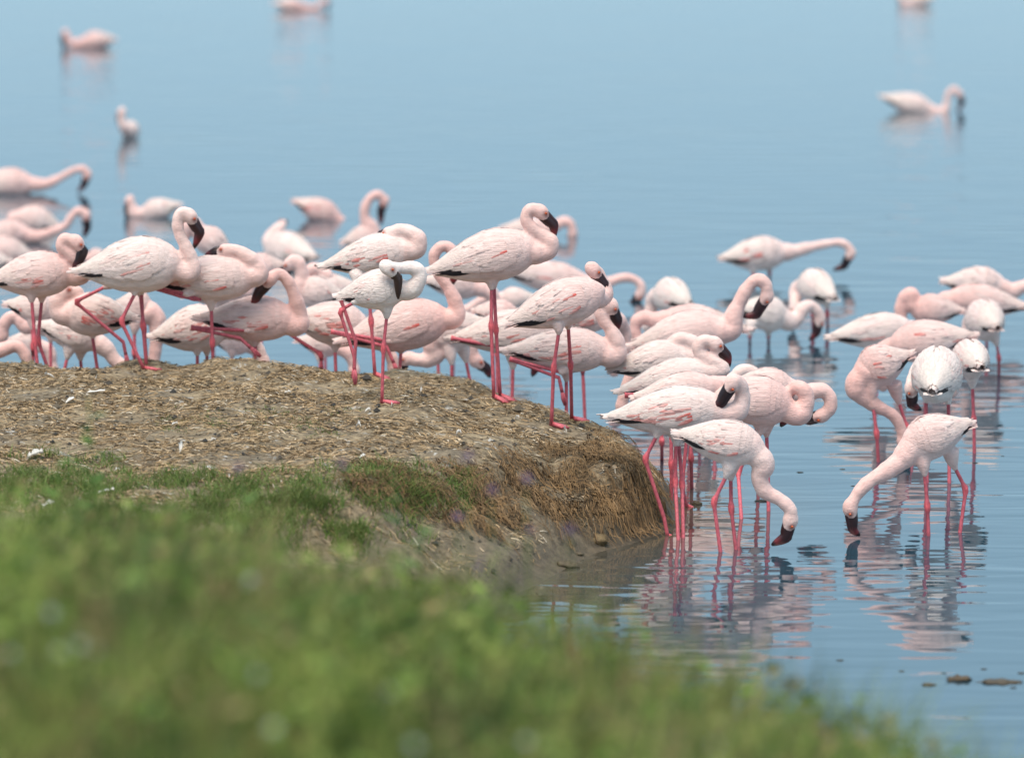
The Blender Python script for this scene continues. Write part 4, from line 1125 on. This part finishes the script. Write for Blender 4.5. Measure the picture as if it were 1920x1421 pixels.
# shed feathers on the mound
def shed(x, y, ln, ang, label, curl=1.0):
    ln *= .8; p = hit_ground(x, y); g = p[2]
    root = empty('feather', (p[0], p[1], g + .006), ang); tag(root, label, 'feather', 'white feathers shed on the mound')
    V, Fc = [], []
    N = 9
    for i in range(N):
        k = i / (N - 1); xx = ln * (k - .5); zz = .012 * curl * (1 - (2 * k - 1) ** 2) + .035 * ln / .08 * max(0, k - .5) * curl
        w = ln * .17 * math.sin(math.pi * min(1, k * .9 + .08)) ** .7 * rng.uniform(.6, 1.2)
        V += [(xx + rng.normal(0, ln * .02), -w, zz + .006 * curl), (xx, 0, zz), (xx + rng.normal(0, ln * .02), w * rng.uniform(.6, 1.1), zz + .016 * curl * rng.uniform(.3, 1.2))]
    for i in range(N - 1):
        for j in range(2): Fc.append((i * 3 + j, i * 3 + j + 1, i * 3 + j + 4, i * 3 + j + 3))
    mesh_obj('vane', V, Fc, M_DOWN, root, [(.74, .72, .69)] * len(V))
    V, Fc = tube(np.array([(-ln * .62, 0, .003), (-ln * .3, 0, .010 * curl), (ln * .45, 0, .018 * curl)]), [.0014, .0012, .0005], 5)
    mesh_obj('quill', V, Fc, M_DOWN, root, [(.75, .68, .58)] * len(V))
shed(132, 758, .085, 1.1, 'curved white feather standing on edge on bare straw')
shed(178, 740, .11, .05, 'long flat white feather on the straw by the mound crest', .5)
shed(92, 711, .06, 2.6, 'white feather near the feet of the left crest bird')
shed(340, 851, .06, 1.4, 'upright white plume at the border of straw and turf', 1.6)
shed(67, 862, .08, .3, 'fluffy white feather at the edge of the green turf', 1.3)
shed(120, 860, .06, 3.0, 'pale small feather beside the fluffy one on the turf edge', .6)
shed(92, 956, .07, .5, 'white feather deep in the green turf', 1.2)
shed(200, 928, .08, .2, 'slim white feather lying across the turf', .8)
S = 'scrap of white down on the straw of the mound'
for (x, y, l_) in [(328, 800, .05), (400, 831, .04), (540, 740, .05), (672, 806, .05), (515, 867, .045), (680, 862, .05), (430, 899, .04), (220, 886, .04), (252, 975, .04), (790, 738, .06),
                   (735, 765, .03), (970, 790, .05), (860, 820, .04), (1060, 815, .04), (610, 880, .04), (180, 715, .05), (140, 700, .04), (690, 776, .05), (1035, 745, .04)]:
    shed(x, y, l_ * .65, rng.uniform(0, 6.28), S, rng.uniform(.5, 1.4))

# clods of mud and floating scraps
def clod(x, y, size, label, squash=.45, name='mud_clod', col=(.10, .078, .05)):
    p = hit_ground(x, y, 14.5)
    V, Fc = ellipsoid(np.zeros(3), [np.array([0, 0, size * squash]), np.array([size, 0, 0]), np.array([0, size * .7, 0])], 14, 9)
    V = [v * (1 + .22 * rng.normal() * .5 + .15 * math.sin(9 * v[0] / size + x)) for v in V]
    o = mesh_obj(name, V, Fc, M_CLOD, None, [col] * len(V))
    o.location = (p[0], p[1], max(p[2], 0) + size * squash * .25)
    return tag(o, label, 'clod', 'mud clods at the shore')
clod(1800, 1275, .042, 'largest brown clod sticking out of the open water', .3, col=(.10, .072, .045))
clod(1872, 1279, .07, 'long flat clod next to the largest one in the water', .10, col=(.085, .065, .042))
clod(1740, 1284, .024, 'small dark clod in the water near the largest one', .25, col=(.085, .065, .042))
clod(1062, 1062, .045, 'brown clod at the waterline below the mound')
clod(1122, 1016, .045, 'straw-brown lump at the foot of the mound slope', .6, col=(.17, .12, .06))
clod(1306, 946, .02, 'dark crumb of mud by the legs of the cluster', .6)
clod(1085, 1040, .02, 'little mud crumb between two lumps at the waterline', .5)
SC = 'tiny dark scrap floating on the lake'
for (x, y, s_) in [(1430, 940, .03), (1500, 886, .014), (1828, 868, .012), (1880, 856, .008), (1580, 880, .012), (1640, 880, .010), (1690, 1258, .012), (1845, 1255, .012), (1915, 1262, .014), (1770, 1262, .010), (1575, 1238, .014), (1600, 912, .010), (1900, 1290, .012)]:
    o = clod(x, y, s_, SC, .18, 'floating_scrap', (.05, .045, .035)); o['group'] = 'scraps floating on the lake'
